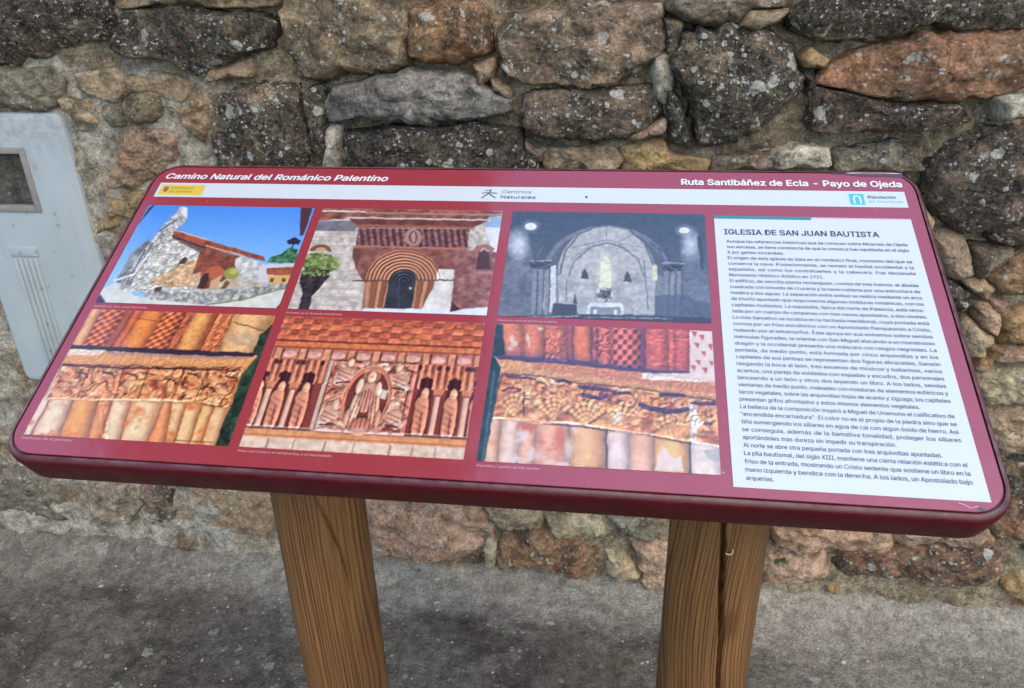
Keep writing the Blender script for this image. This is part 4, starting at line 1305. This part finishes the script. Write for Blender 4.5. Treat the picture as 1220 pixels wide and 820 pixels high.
def pic_capitals():
    p = Paint(cell(0, 1), 10, 360, 3.697)
    p.tone = (.97, .86, .76)
    p.fill((222, 158, 104))
    top = inside([(380, 20), (1190, 50), (1085, 232), (255, 200)], p.x, p.y)
    e0 = [372, 410, 520, 560, 600, 690, 790, 830, 910, 935, 960, 1005, 1190]
    e1 = [268, 318, 420, 455, 490, 592, 700, 742, 830, 850, 880, 930, 1090]
    p.bands(top, e0, e1, 38, 210, [(236, 186, 132), (206, 116, 70), (168, 88, 56), (206, 112, 66), (240, 150, 80), (206, 118, 78), (178, 104, 76), (240, 176, 112), (160, 86, 62), (222, 144, 96), (200, 126, 84), (232, 196, 148)])
    t = (p.y - 38) / 172
    for (i, k) in ((1, 15), (5, 15)):                       # billet mouldings
        a = e0[i] + (e1[i] - e0[i]) * t; b = e0[i + 1] + (e1[i + 1] - e0[i + 1]) * t
        m = top & (p.x > a) & (p.x < b)
        w = (p.x - a) / (b - a)
        q = np.sin(w * 5 * np.pi) * np.sin(p.y / k * np.pi)
        p.h[m] += 0.55 * np.clip(q[m] * 2.2, -.6, 1)
        p.fill((136, 66, 44), m & (q < -.35), .4)
    for i in (9, 10, 6):
        a = e0[i] + (e1[i] - e0[i]) * t; b = e0[i + 1] + (e1[i + 1] - e0[i + 1]) * t
        p.carve(top & (p.x > a) & (p.x < b), 22, .9, i)
    p.ell((214, 200, 178), 1040, 165, 95, 46, al=.8, soft=.5)
    p.line((120, 70, 46), 5, (1000, 92), (1130, 130)); p.line((150, 90, 60), 4, (560, 74), (690, 88)); p.line((170, 110, 70), 4, (905, 90), (830, 200))
    p.noise(.12, 40, top)
    m = inside([(1190, 60), (1165, 95), (1110, 150), (1072, 236), (1100, 240), (1030, 320), (990, 440), (900, 640), (1010, 650), (1210, 60)], p.x, p.y)
    p.fill((40, 66, 54), m); p.noise(.5, 22, m)
    p.line((70, 84, 76), 4, (1030, 322), (1150, 322))
    cor = inside([(262, 206), (1095, 238), (1040, 296), (245, 272)], p.x, p.y)
    p.fill((236, 182, 126), cor); p.carve(cor, 28, .4, 3, 1.4)
    p.poly((58, 40, 58), (260, 188), (480, 200), (1085, 226), (1080, 244), (760, 238), (430, 216), (262, 206))
    p.poly((248, 244, 242), (262, 206), (435, 214), (400, 236), (254, 234))
    p.poly((178, 158, 172), (440, 218), (800, 236), (1060, 246), (1050, 258), (800, 250), (440, 232), al=.75)
    car = inside([(245, 276), (1035, 296), (965, 466), (810, 438), (165, 425)], p.x, p.y)
    p.fill((222, 162, 114), car)
    p.carve(car, 10, 1.6, 5); p.carve(car, 26, .5, 8)
    p.noise(.8, 12, car, seed=1, col=(176, 96, 66), lo=.10); p.noise(.8, 18, car, seed=7, col=(246, 214, 176), lo=.16)
    p.noise(.9, 30, car, seed=12, col=(104, 52, 44), lo=.26)
    for x, y in ((262, 330), (300, 372), (352, 322), (400, 338), (392, 388), (455, 330), (548, 330), (560, 300), (600, 388), (668, 326), (700, 300), (742, 392), (822, 340), (806, 398), (905, 340), (940, 392), (215, 398)):
        p.dome(x, y, 30, 24, 1.5, False, (234, 182, 138), .6)
    for x0, x1 in ((350, 290), (500, 460), (610, 560), (770, 710), (870, 815)):
        p.line((232, 174, 124), 16, (x0, 288), (x1, 430)); p.line((124, 64, 44), 5, (x0 + 11, 288), (x1 + 11, 430))
    for x, y in ((300, 312), (420, 310), (520, 318), (690, 340), (790, 316), (860, 372), (960, 330)):
        p.line((84, 42, 40), 9, (x, y), (x + 38, y + 6), (x + 50, y + 22), al=.85)
    p.line((92, 46, 40), 9, (245, 280), (500, 292), (760, 296), (1025, 304))
    low = inside([(168, 424), (560, 432), (960, 462), (915, 640), (30, 600)], p.x, p.y)
    f0 = [150, 185, 285, 400, 460, 545, 690, 720, 790, 860, 915, 985]
    f1 = [45, 85, 215, 345, 405, 490, 615, 690, 730, 800, 850, 920]
    p.bands(low, f0, f1, 430, 610, [(250, 240, 232), (246, 228, 208), (232, 174, 100), (220, 158, 108), (244, 222, 198), (246, 220, 192), (228, 164, 118), (242, 212, 178), (246, 210, 164), (244, 206, 150), (240, 206, 166)], (176, 106, 68), 7)
    p.noise(.06, 26, low); p.noise(.5, 9, low, seed=3, col=(226, 142, 84), lo=.14)
    q = low & (p.x > 400) & (p.x < 440); p.carve(q, 30, .6, 2)
    p.line((250, 214, 172), 8, (165, 430), (450, 432), (560, 436), (810, 440)); p.line((88, 50, 44), 5, (850, 448), (945, 464)); p.line((110, 60, 50), 4, (730, 610), (900, 620))
    p.line((246, 240, 236), 12, (262, 212), (180, 400), (52, 585))
    p.make()


def pic_frieze():
    p = Paint(cell(1, 1), 280, 370, 3.935)
    p.tone = (.98, .92, .83)
    u, v = p.u, p.v
    p.fill((196, 104, 84)); p.noise(.10, 30)
    for r in range(4):                                      # chequered courses at the top
        v0 = .01 + r * .047
        m = (v > v0) & (v < v0 + .047)
        p.fill((214, 122, 94) if r % 2 else (186, 96, 78), m)
        q = np.sin(u * 2 * np.pi * 10 + r * np.pi)
        p.h[m] += (.45 * np.clip(q[m] * 2, -.5, .7) + .25 * np.sin((v[m] - v0) / .047 * np.pi)) * (.5 + vnoise(u[m] * 14, v[m] * 20, seed=r))
        p.fill((140, 66, 64), m & (q < -.55), .30)
    p.noise(.5, 9, v < .19, seed=3, col=(226, 142, 106), lo=.1)
    p.rectuv((122, 56, 52), 0, .195, 1, .207); p.rectuv((222, 134, 92), 0, .207, 1, .250); p.rectuv((164, 78, 62), 0, .25, 1, .262)
    p.noise(.16, 50, v < .26)
    p.rectuv((206, 142, 136), 0, .262, 1, .345)
    for k in range(9):
        c = .03 + k * .12
        p.dome(c + .055, .305, .038, .030, .7, True, (224, 176, 174), .8)
        p.rectuv((134, 66, 60), c - .024, .262, c - .014, .345, .7); p.rectuv((230, 166, 138), c - .014, .262, c + .018, .345); p.rectuv((112, 54, 54), c + .018, .262, c + .027, .345)
    p.noise(.14, 40, (v > .26) & (v < .35))
    side = (u < .315) | (u > .70)
    arc = (v > .345) & (v < .86)
    p.fill((140, 64, 62), arc & side)
    m = arc & (v < .52) & side
    w = np.sin(u * 2 * np.pi * 30)
    p.fill((204, 132, 112), m); p.h[m] += .5 * w[m]
    p.fill((124, 62, 64), m & (w < -.35), .55)
    p.noise(.12, 60, m)
    niches = (-.005, .100, .218, .775, .905, 1.02)
    for c in niches:
        for dx in (-.045, .045):
            p.ell((84, 40, 52), c + dx, .372, .012, .020, uv=True)
        p.poly((212, 138, 112), (c - .045, .50), (c - .030, .43), (c, .395), (c + .030, .43), (c + .045, .50), uv=True)
        p.ell((226, 170, 148), c, .50, .040, .062, uv=True); p.ell((70, 24, 36), c, .505, .031, .052, uv=True)
        for k in (-1, 0, 1):
            p.ell((70, 24, 36), c + k * .017, .472 - .012 * (k == 0), .013, .022, uv=True)
        m = p.rectuv((122, 52, 54), c - .036, .53, c + .036, .845); p.sink(m, .5)
        for (x, y, rx, ry) in ((0, .71, .032, .16), (-.004, .635, .031, .06), (.015, .77, .018, .10), (-.014, .78, .016, .09)):
            p.dome(c + x, y, rx, ry, 1.6, True, (214, 150, 128), .9)
        for k in range(5):
            p.line((150, 80, 74), .0055, (c - .020, .64 + .042 * k), (c + .018, .665 + .042 * k), uv=True)
        p.line((118, 54, 56), .006, (c + .004, .70), (c + .010, .84), uv=True)
        p.dome(c + .002, .560, .0175, .042, 1.6, True, (226, 168, 146)); p.line((120, 62, 58), .006, (c - .006, .575), (c + .008, .575), uv=True)
        p.line((236, 210, 200), .012, (c - .022, .845), (c + .024, .845), uv=True)
    for c in (.047, .160, .838, .968):
        m = (np.abs(u - c) < .013) & (v > .575) & (v < .845)
        p.fill((214, 176, 166), m); p.h[m] += .8 * np.sqrt(1 - ((u[m] - c) / .0131) ** 2)
        p.poly((214, 142, 118), (c - .034, .495), (c + .034, .495), (c + .017, .58), (c - .017, .58), uv=True); p.line((126, 62, 60), .007, (c - .02, .578), (c + .02, .578), uv=True)
    # Christ in the mandorla between the four beasts
    m = (u > .315) & (u < .72) & arc
    p.fill((206, 150, 134), m); p.carve(m, 12, 1.3, 4); p.carve(m, 26, .6, 9)
    p.noise(.8, 12, m, seed=9, col=(150, 76, 70), lo=.12); p.noise(.8, 14, m, seed=14, col=(232, 208, 202), lo=.16)
    m = p.rectuv((226, 206, 202), .292, .345, .312, .86); p.rectuv((92, 46, 52), .312, .40, .318, .86); p.rectuv((196, 130, 124), .700, .345, .720, .86); p.rectuv((110, 52, 56), .693, .40, .700, .86)
    d = np.sqrt(((u - .515) / .112) ** 2 + ((v - .62) / .25) ** 2)
    p.h[d < 1] = 0; p.fill((132, 62, 60), d < 1); p.fill((212, 140, 122), (d > .86) & (d < 1)); p.h[(d > .84) & (d < 1.02)] += .8
    for (x, y, rx, ry, c) in ((.515, .60, .045, .12, (214, 168, 152)), (.470, .70, .022, .12, (234, 208, 198)), (.560, .70, .022, .12, (222, 176, 160)), (.515, .80, .05, .05, (206, 140, 120)), (.470, .53, .018, .06, (224, 190, 178)), (.557, .55, .018, .06, (222, 184, 170)), (.448, .76, .016, .07, (214, 172, 158)), (.585, .76, .016, .07, (206, 150, 134))):
        p.dome(x, y, rx, ry, 1.9, True, c)
    for k in range(7):
        p.line((142, 74, 72), .0055, (.478 + .013 * k, .55 + .01 * abs(k - 3)), (.455 + .021 * k, .83), uv=True)
    p.ell((200, 140, 126), .515, .45, .040, .065, uv=True); p.dome(.515, .455, .021, .050, 2.0, True, (228, 184, 164)); p.line((120, 66, 62), .006, (.505, .462), (.525, .462), uv=True)
    p.poly((242, 234, 234), (.568, .545), (.612, .555), (.602, .62), (.572, .61), uv=True)
    p.rectuv((184, 160, 176), .445, .835, .590, .862)
    for (x, y, w_) in ((.385, .44, 1), (.650, .47, -1), (.365, .745, 1), (.655, .735, -1)):
        p.dome(x, y, .044, .060, 1.7, True, (220, 180, 166), .9); p.dome(x + .015 * w_, y - .085, .018, .035, 1.7, True, (226, 190, 174)); p.dome(x - .022 * w_, y + .055, .030, .035, 1.5, True, (230, 206, 204), .9)
        for k in range(3):
            p.line((140, 76, 74), .006, (x - .030, y - .02 + .03 * k), (x + .028, y + .01 + .03 * k), uv=True)
        p.line((78, 34, 44), .012, (x - .028 * w_, y + .075), (x + .026 * w_, y + .062), uv=True)
    p.rectuv((206, 176, 178), 0, .845, 1, .866); p.rectuv((82, 52, 66), 0, .856, .30, .866); p.rectuv((82, 52, 66), .72, .856, 1, .866)
    p.rectuv((232, 170, 126), 0, .868, 1, .925); p.rectuv((196, 124, 94), 0, .902, 1, .912); p.rectuv((234, 216, 212), 0, .925, 1, 1)
    for c in (.12, .24, .38, .51, .67, .77, .87):
        p.rectuv((150, 110, 108), c, .928, c + .005, 1)
    p.noise(.10, 40, v > .86)
    p.make()


def pic_jamb():
    p = Paint(cell(2, 1), 560, 380, 3.935)
    p.tone, p.sat = (.95, .86, .80), .92
    p.fill((226, 164, 114)); p.noise(.08, 20)
    top = inside([(150, 25), (1035, 55), (1030, 260), (480, 205), (150, 185)], p.x, p.y)
    e0 = [140, 250, 345, 450, 485, 570, 600, 655, 800, 822, 930, 960, 1032]
    e1 = [150, 252, 350, 452, 488, 572, 600, 660, 800, 822, 930, 960, 1028]
    p.bands(top, e0, e1, 40, 240, [(222, 134, 98), (216, 130, 96), (206, 118, 94), (160, 84, 92), (226, 128, 88), (150, 82, 88), (196, 108, 88), (204, 106, 92), (122, 68, 104), (208, 106, 92), (220, 112, 92), (206, 100, 94)])
    p.carve(top & (p.x > 352) & (p.x < 450), 18, 1.3, 3); p.carve(top & (p.x > 572) & (p.x < 655), 22, 1.3, 4)
    m = top & (p.x > 662) & (p.x < 798); q = np.sin(p.x / 23 * np.pi) * np.sin(p.y / 24 * np.pi)
    p.h[m] += .6 * np.clip(q[m] * 2, -1, .7); p.fill((112, 62, 98), m & (q < -.3), .5)
    p.carve(top & (p.x > 822), 30, .5, 6, .5)
    p.noise(.12, 45, top)
    for x, y, rx, ry in ((196, 95, 12, 16), (208, 118, 16, 14), (188, 140, 14, 12), (270, 90, 7, 22), (276, 120, 5, 14), (330, 48, 14, 10)):
        p.ell((240, 228, 222), x, y, rx, ry, al=.9)
    t = np.clip((p.y - 130) / 110, 0, 1)
    p.fill((84, 72, 128), top, .75 * np.clip((p.y - (120 + .11 * (p.x - 150))) / 60, 0, 1) ** 1.5)
    p.poly((88, 70, 116), (115, 172), (240, 178), (480, 196), (800, 236), (1020, 250), (1010, 260), (800, 254), (460, 216), (130, 192))
    cor = inside([(118, 190), (460, 218), (800, 254), (1150, 300), (1160, 392), (800, 332), (460, 300), (320, 272), (150, 262)], p.x, p.y)
    p.fill((232, 178, 126), cor); p.carve(cor, 26, .45, 11, 1.2)
    p.fill((206, 120, 96), cor & (p.y < 236 + .14 * (p.x - 300)) & (p.x > 300), .5)
    p.poly((242, 240, 244), (1030, 58), (1150, 62), (1152, 268), (1030, 262))
    for (x, y) in ((1085, 90), (1062, 128), (1125, 132), (1095, 168), (1068, 206), (1128, 212), (1100, 246), (1045, 232), (1050, 75)):
        p.poly((206, 96, 88), (x - 13, y - 13), (x + 13, y - 11), (x + 6, y + 15))
    p.poly((248, 246, 244), (805, 256), (1155, 262), (1155, 302), (1000, 296), (805, 286))
    car = inside([(150, 262), (320, 270), (460, 300), (800, 332), (1165, 392), (1168, 600), (1030, 578), (640, 514), (470, 492), (105, 466)], p.x, p.y)
    p.fill((230, 172, 112), car); p.carve(car, 7, 1.4, 15); p.carve(car, 20, .5, 18)
    p.noise(.8, 9, car, seed=8, col=(196, 122, 84), lo=.12); p.noise(.8, 12, car, seed=11, col=(246, 214, 166), lo=.18)
    # leaves of the capitals
    for x, y, n_, w_ in ((205, 400, 6, 60), (395, 420, 5, 62), (545, 440, 6, 70), (705, 440, 5, 56), (940, 500, 6, 78)):
        for k in np.linspace(-1, 1, n_):
            for j in range(5):
                f = j / 4
                p.dome(x + w_ * k * f, y + 45 - f * (88 - 34 * k * k), 15, 15, 1.3 + .4 * f, False, (240, 192, 128), .45)
            p.line((150, 90, 64), 4, (x + 10, y + 45), (x + w_ * k + 10, y - 40 + 34 * k * k), al=.7)
    for x, y in ((330, 318), (372, 340), (440, 330), (486, 350), (520, 372), (600, 345), (680, 372), (740, 385), (790, 400), (835, 362), (870, 395), (930, 388), (985, 395), (1080, 430), (1120, 450)):
        p.dome(x, y, 24, 19, 1.8, False, (214, 140, 98), .7); p.ell((88, 54, 76), x + 12, y + 10, 9, 7, al=.8)
    p.carve(car & (p.y < 360 + .2 * (p.x - 300)), 20, .9, 31)
    for a, w_ in ((((170, 270), (250, 278), (300, 284)), 12), (((405, 296), (440, 292), (470, 306)), 14), (((515, 320), (640, 336)), 20), (((530, 362), (600, 372), (640, 364)), 20), (((650, 338), (700, 350), (750, 352)), 14), (((800, 405), (850, 424), (900, 432), (960, 436), (1020, 428)), 24), (((890, 356), (950, 364), (1000, 362)), 16), (((1040, 402), (1150, 402)), 18), (((1060, 490), (1130, 496)), 14)):
        p.line((66, 46, 92), w_, *a, al=.88)
    for k in range(9):
        p.ell((66, 40, 56), 252, 350 + 13 * k, 5, 5)
    p.ell((170, 90, 70), 190, 340, 40, 12, al=.6); p.line((70, 40, 40), 7, (150, 340), (185, 326), (240, 330))
    low = inside([(105, 466), (470, 492), (640, 514), (1030, 578), (1170, 600), (1190, 760), (30, 700)], p.x, p.y)
    f0 = [60, 150, 240, 312, 472, 640, 750, 870, 1032, 1180]
    f1 = [60, 128, 220, 300, 470, 640, 748, 862, 1030, 1190]
    p.bands(low, f0, f1, 480, 710, [(236, 192, 162), (232, 212, 202), (234, 182, 156), (232, 176, 150), (234, 186, 134), (232, 220, 224), (230, 188, 164), (244, 198, 128), (240, 240, 246)])
    p.noise(.06, 22, low); p.noise(.6, 7, low & (p.x < 480), seed=5, col=(222, 130, 100), lo=.12); p.noise(.6, 8, low & (p.x < 500), seed=15, col=(240, 232, 236), lo=.14)
    p.ell((222, 116, 84), 420, 560, 34, 70, soft=.6, al=.8); p.ell((240, 238, 244), 462, 610, 26, 70, soft=.6, al=.8)
    p.poly((250, 244, 240), (870, 700), (880, 640), (910, 600), (935, 640), (965, 655), (990, 640), (1000, 720), (860, 712)); p.ell((250, 240, 228), 690, 465, 34, 46, soft=.6); p.poly((248, 246, 250), (1030, 400), (1062, 410), (1070, 470), (1100, 490), (1060, 520), (1064, 570), (1032, 575))
    p.poly((196, 206, 214), (1090, 620), (1165, 615), (1172, 680), (1140, 670), (1110, 650))
    p.line((58, 50, 84), 8, (640, 516), (640, 720)); p.line((66, 70, 100), 9, (1032, 575), (1030, 740))
    p.line((112, 66, 66), 8, (320, 490), (470, 502), (640, 524), (830, 545), (900, 562), (1030, 586)); p.line((248, 226, 200), 9, (105, 466), (310, 490), (470, 488), (650, 518)); p.line((244, 206, 164), 9, (650, 530), (830, 540), (1030, 572)); p.line((240, 240, 242), 8, (1030, 572), (1170, 604))
    m = inside([(105, 15), (156, 30), (164, 172), (118, 176), (150, 230), (128, 320), (104, 480), (62, 700), (15, 700)], p.x, p.y)
    p.fill((36, 72, 90), m); p.noise(.2, 20, m)
    p.line((96, 130, 146), 6, (116, 240), (60, 660)); p.line((236, 214, 186), 5, (118, 180), (150, 232), (130, 320))
    p.make()


pic_church(); pic_portal(); pic_nave(); pic_capitals(); pic_frieze(); pic_jamb()

# film torn and lifted along the top right edge
ta = np.linspace(0.902, 1.004, 24)
tb = -0.0333 + 0.0068 * np.sin(np.clip((ta - 0.902) / 0.102, 0, 1) ** 1.3 * np.pi * 0.62) * (0.85 + 0.3 * vnoise(ta * 90, ta * 0))
flat('torn_edge', [(x, -0.0334) for x in ta] + list(zip(ta[::-1], tb[::-1])), 0.0009, print_material('film_red', (0.085, 0.008, 0.011)))
na, nb = 24, 5
A, Bv = np.meshgrid(np.linspace(0.935, 1.003, na), np.linspace(0, 1, nb))
z_ = 0.0010 + 0.0014 * np.sin((A - 0.935) / 0.068 * np.pi) * Bv
mesh_obj('lifted_film', np.stack([A, 0.0334 + 0.0007 * Bv, z_], -1).reshape(-1, 3), grid_faces(na, nb), print_material('film_back', (0.34, 0.24, 0.25)), sheet)
# scuffs at the lower right corner
for pts, w_ in (([(0.969, 0.4215), (0.9745, 0.4232), (0.9795, 0.4262)], .0009), ([(0.981, 0.4255), (0.986, 0.4236)], .0007), ([(0.9665, 0.4175), (0.9685, 0.4190)], .0010)):
    quads('scuff', stroke(pts, w_), 0.0009, M_CAPTION)
flat('dark_scuff', [(0.9845, 0.4262), (0.9880, 0.4250), (0.9905, 0.4266), (0.9950, 0.4270), (0.9910, 0.4286), (0.9870, 0.4282)], 0.0009, M_INK)
flat('fly_speck', [(0.6035 + .0016 * math.cos(t), .0178 + .0022 * math.sin(t)) for t in np.linspace(0, 2 * math.pi, 8, endpoint=False)], 0.0014, M_INK)

# ------------------------------------------------------------------ posts
def post(xc, cracks, knot, seed):
    yc, r0 = 0.78, 0.060
    nu_, nz = 220, 240
    th = np.linspace(0, 2 * np.pi, nu_, endpoint=False) - np.pi / 2
    TH, T = np.meshgrid(th, np.linspace(0, 1, nz))
    r = r0 * (1 + 0.02 * fbm(np.cos(TH) * 1.3 + seed, np.sin(TH) * 1.3, T * 2, seed=seed, octv=2))
    top = bp(0, 0)[2] + (r0 * np.sin(TH) + yc - bp(0, 0)[1]) * (EYV[2] / EYV[1]) - 0.047 / NV[2]
    Z = -0.25 + T * (top + 0.25)
    for (path, wd, dp) in cracks:                     # path: (angle, z) from the ground up
        ang = np.interp(Z, [q[1] for q in path], [q[0] for q in path])
        amp = np.clip(np.minimum(Z - path[0][1], path[-1][1] - Z) / 0.05, 0, 1)
        ang = ang + 0.05 * fbm(Z * 14, Z * 0, seed=seed + 3)
        d = np.abs((TH - ang + np.pi) % (2 * np.pi) - np.pi) * r0
        w_ = wd * (0.7 + 0.9 * (fbm(Z * 9, Z * 0 + 2, seed=seed + 4) + .5))
        r = r - dp * amp * np.exp(-(d / w_) ** 4)
    X = r * np.cos(TH)
    Y = r * np.sin(TH)
    V = np.stack([X, Y, Z], -1).reshape(-1, 3)
    f = [tuple(x) for x in grid_faces(nu_, nz, True)] + [tuple(range((nz - 1) * nu_, nz * nu_))]
    o = mesh_obj('post', V, f, M_WOOD, board, Vector((xc, yc, 0)) - base)
    o['knot'] = [float(x) for x in knot]
    return o


def on_post(u, v, xc, yc=0.78, r=0.06):
    d = ray(u, v)
    a = d[0] ** 2 + d[1] ** 2
    b = -2 * (d[0] * xc + d[1] * yc)
    c = xc * xc + yc * yc - r * r
    t = (-b - math.sqrt(max(b * b - 4 * a * c, 0))) / (2 * a)
    P = CAM + d * t
    return math.atan2(P[1] - yc, P[0] - xc), P[2], P


xl, xr = -0.376, 0.1462


def crack(px, xc):
    return sorted([on_post(u, v, xc)[:2] for u, v in px], key=lambda q: q[1])


rc = crack([(862, 600), (861, 630), (860, 680), (859, 740), (857, 810), (856, 860)], xr)
lc = crack([(372, 585), (379, 602), (392, 625), (405, 655), (415, 690), (420, 715)], xl)
kp = on_post(869, 745, xr)[2]
lp = on_post(390, 640, xl)[2]
post(xl, [(lc, 0.0011, 0.010)], (lp[0] - xl, lp[1] - 0.78, -5.0), 11)
post(xr, [(rc, 0.0021, 0.024)], (kp[0] - xr, kp[1] - 0.78, kp[2]), 19)
# a curled wood chip stuck to the right post
cp = on_post(868.5, 656.5, xr)[2]
n_ = np.array([cp[0] - xr, cp[1] - 0.78, 0]); n_ /= np.linalg.norm(n_)
tx = np.cross([0, 0, 1], n_)
V, fcs = [], []
for i, t in enumerate(np.linspace(-2.6, 0.9, 12)):
    for j in range(6):
        a = 2 * math.pi * j / 6
        rr_ = 0.0042 + 0.0011 * math.cos(a)
        V.append(cp + n_ * (0.0014 + 0.0011 * math.sin(a)) + tx * rr_ * math.cos(t) + np.array([0, 0, 1]) * rr_ * math.sin(t))
g = G('pale_wood_chip')
mesh_obj('wood_chip', np.array(V) - np.array(base), grid_faces(6, 12, True), g.out(Base_Color=(0.50, 0.34, 0.15), Roughness=.7), board)

# ------------------------------------------------------------------ grit and a weed at the foot of the wall
Rg = np.random.default_rng(4)
V, fcs = [], []
ico = np.array([(0, 0, 1)] + [(math.cos(a) * .9, math.sin(a) * .9, .25) for a in np.linspace(0, 2 * math.pi, 6)[:-1]] + [(math.cos(a + .6) * .9, math.sin(a + .6) * .9, -.35) for a in np.linspace(0, 2 * math.pi, 6)[:-1]] + [(0, 0, -.8)])
icf = [(0, 1 + i, 1 + (i + 1) % 5) for i in range(5)] + [(1 + i, 6 + i, 1 + (i + 1) % 5) for i in range(5)] + [(1 + (i + 1) % 5, 6 + i, 6 + (i + 1) % 5) for i in range(5)] + [(11, 6 + (i + 1) % 5, 6 + i) for i in range(5)]
for i in range(420):
    x = Rg.uniform(-1.8, 1.4)
    y = YW - .02 - Rg.exponential(.16) if i < 260 else Rg.uniform(.75, 1.5)
    if y < .7:
        continue
    zi = zz[np.argmin(np.abs(gy - y)), np.argmin(np.abs(gx - x))]
    r_ = Rg.uniform(.0015, .0042) if i % 14 else Rg.uniform(.005, .010)
    k = len(V)
    a = Rg.uniform(0, 6.28)
    q = ico * Rg.uniform(.7, 1.25, (12, 3)) * np.array([1.2, .9, .6]) * r_
    q = np.c_[q[:, 0] * math.cos(a) - q[:, 1] * math.sin(a), q[:, 0] * math.sin(a) + q[:, 1] * math.cos(a), q[:, 2]]
    V += list(q + np.array([x, y, zi + r_ * .2]))
    fcs += [tuple(j + k for j in f_) for f_ in icf]
g = G('grit')
p_ = g.n('TexCoord').outputs['Object']
gr = mesh_obj('gravel', V, fcs, g.out(Base_Color=g.mix(g.ramp(g.noise(p_, 24, 2), .35, .65), (0.17, 0.14, 0.105), (0.46, 0.43, 0.37)), Roughness=.95), smooth=False)
gr['kind'] = 'stuff'
gr['label'] = 'loose grit and chips of stone scattered on the concrete'
wp = on_y(930, 657, YW - 0.05)
g = G('weed_leaf')
M_LEAF = g.out(Base_Color=g.mix(g.noise(g.local(), 40, 2), (0.035, 0.075, 0.020), (0.10, 0.13, 0.04)), Roughness=.6)
weed = empty('weed', (wp[0], wp[1], wp[2] - .025), 'tiny green weed growing out of a joint low in the stone wall', 'weed')
for i in range(11):
    a, e, L = Rg.uniform(-2.9, -.25), Rg.uniform(-.3, 1.0), Rg.uniform(.014, .030)
    d_ = np.array([math.cos(a) * math.cos(e), math.sin(a) * math.cos(e), math.sin(e)])
    sd_ = np.cross(d_, [0, 0, 1]); sd_ /= np.linalg.norm(sd_)
    up = np.cross(sd_, d_)
    vs, fs_ = [], []
    for j, t in enumerate(np.linspace(0, 1, 5)):
        w_ = .0055 * math.sin(math.pi * (t * .9 + .06)) * L / .022
        c_ = d_ * L * t - np.array([0, 0, 1]) * .010 * t * t + np.array([0, .03 * (1 - t), 0]) * 0
        vs += [c_ - sd_ * w_, c_ + up * .0012, c_ + sd_ * w_]
    mesh_obj('leaf', vs, [(3 * j + m_, 3 * j + m_ + 1, 3 * j + m_ + 4, 3 * j + m_ + 3) for j in range(4) for m_ in range(2)], M_LEAF, weed)

# ------------------------------------------------------------------ added unseen roof, shaped to block sky from the board's left reflection
M_SOFFIT = paint_material('dark_stained_timber', (0.060, 0.040, 0.026), 0.6)
M_TILE = paint_material('clay_tile', (0.30, 0.13, 0.07), 0.8)
M_PLASTER = paint_material('house_plaster', (0.32, 0.28, 0.22), 0.9)
blocker = empty('sky_blocker', (-1.7, 1.0, 0), 'added unseen timber roof that blocks the sky reflected in the left of the information board', 'sky blocker')


def in_blocker(name, x0, x1, y0, y1, z0, z1, mat):
    v, f = box(x0, x1, y0, y1, z0, z1)
    return mesh_obj(name, np.array(v) - np.array([-1.7, 1.0, 0]), f, mat, blocker, smooth=False)


PZ, PE, PL = 4.2, -0.66, -2.70
for i in range(12):
    w_ = (PE - PL) / 12
    in_blocker('blocker_plank', PL + i * w_, PL + (i + 1) * w_ - .006, -.7, 2.7, PZ, PZ + .03, M_SOFFIT)
for i in range(4):
    in_blocker('blocker_rafter', PL, PE - .05, -.6 + i * 1.06, -.5 + i * 1.06, PZ - .12, PZ - .002, M_SOFFIT)
in_blocker('blocker_tiling', PL - .05, PE + .02, -.75, 2.75, PZ + .032, PZ + .12, M_TILE)
for x in (PL + .05, PE - .30):
    for y0 in (-.6, 2.58):
        in_blocker('blocker_post', x, x + .1, y0, y0 + .1, -.1, PZ - .122, M_SOFFIT)
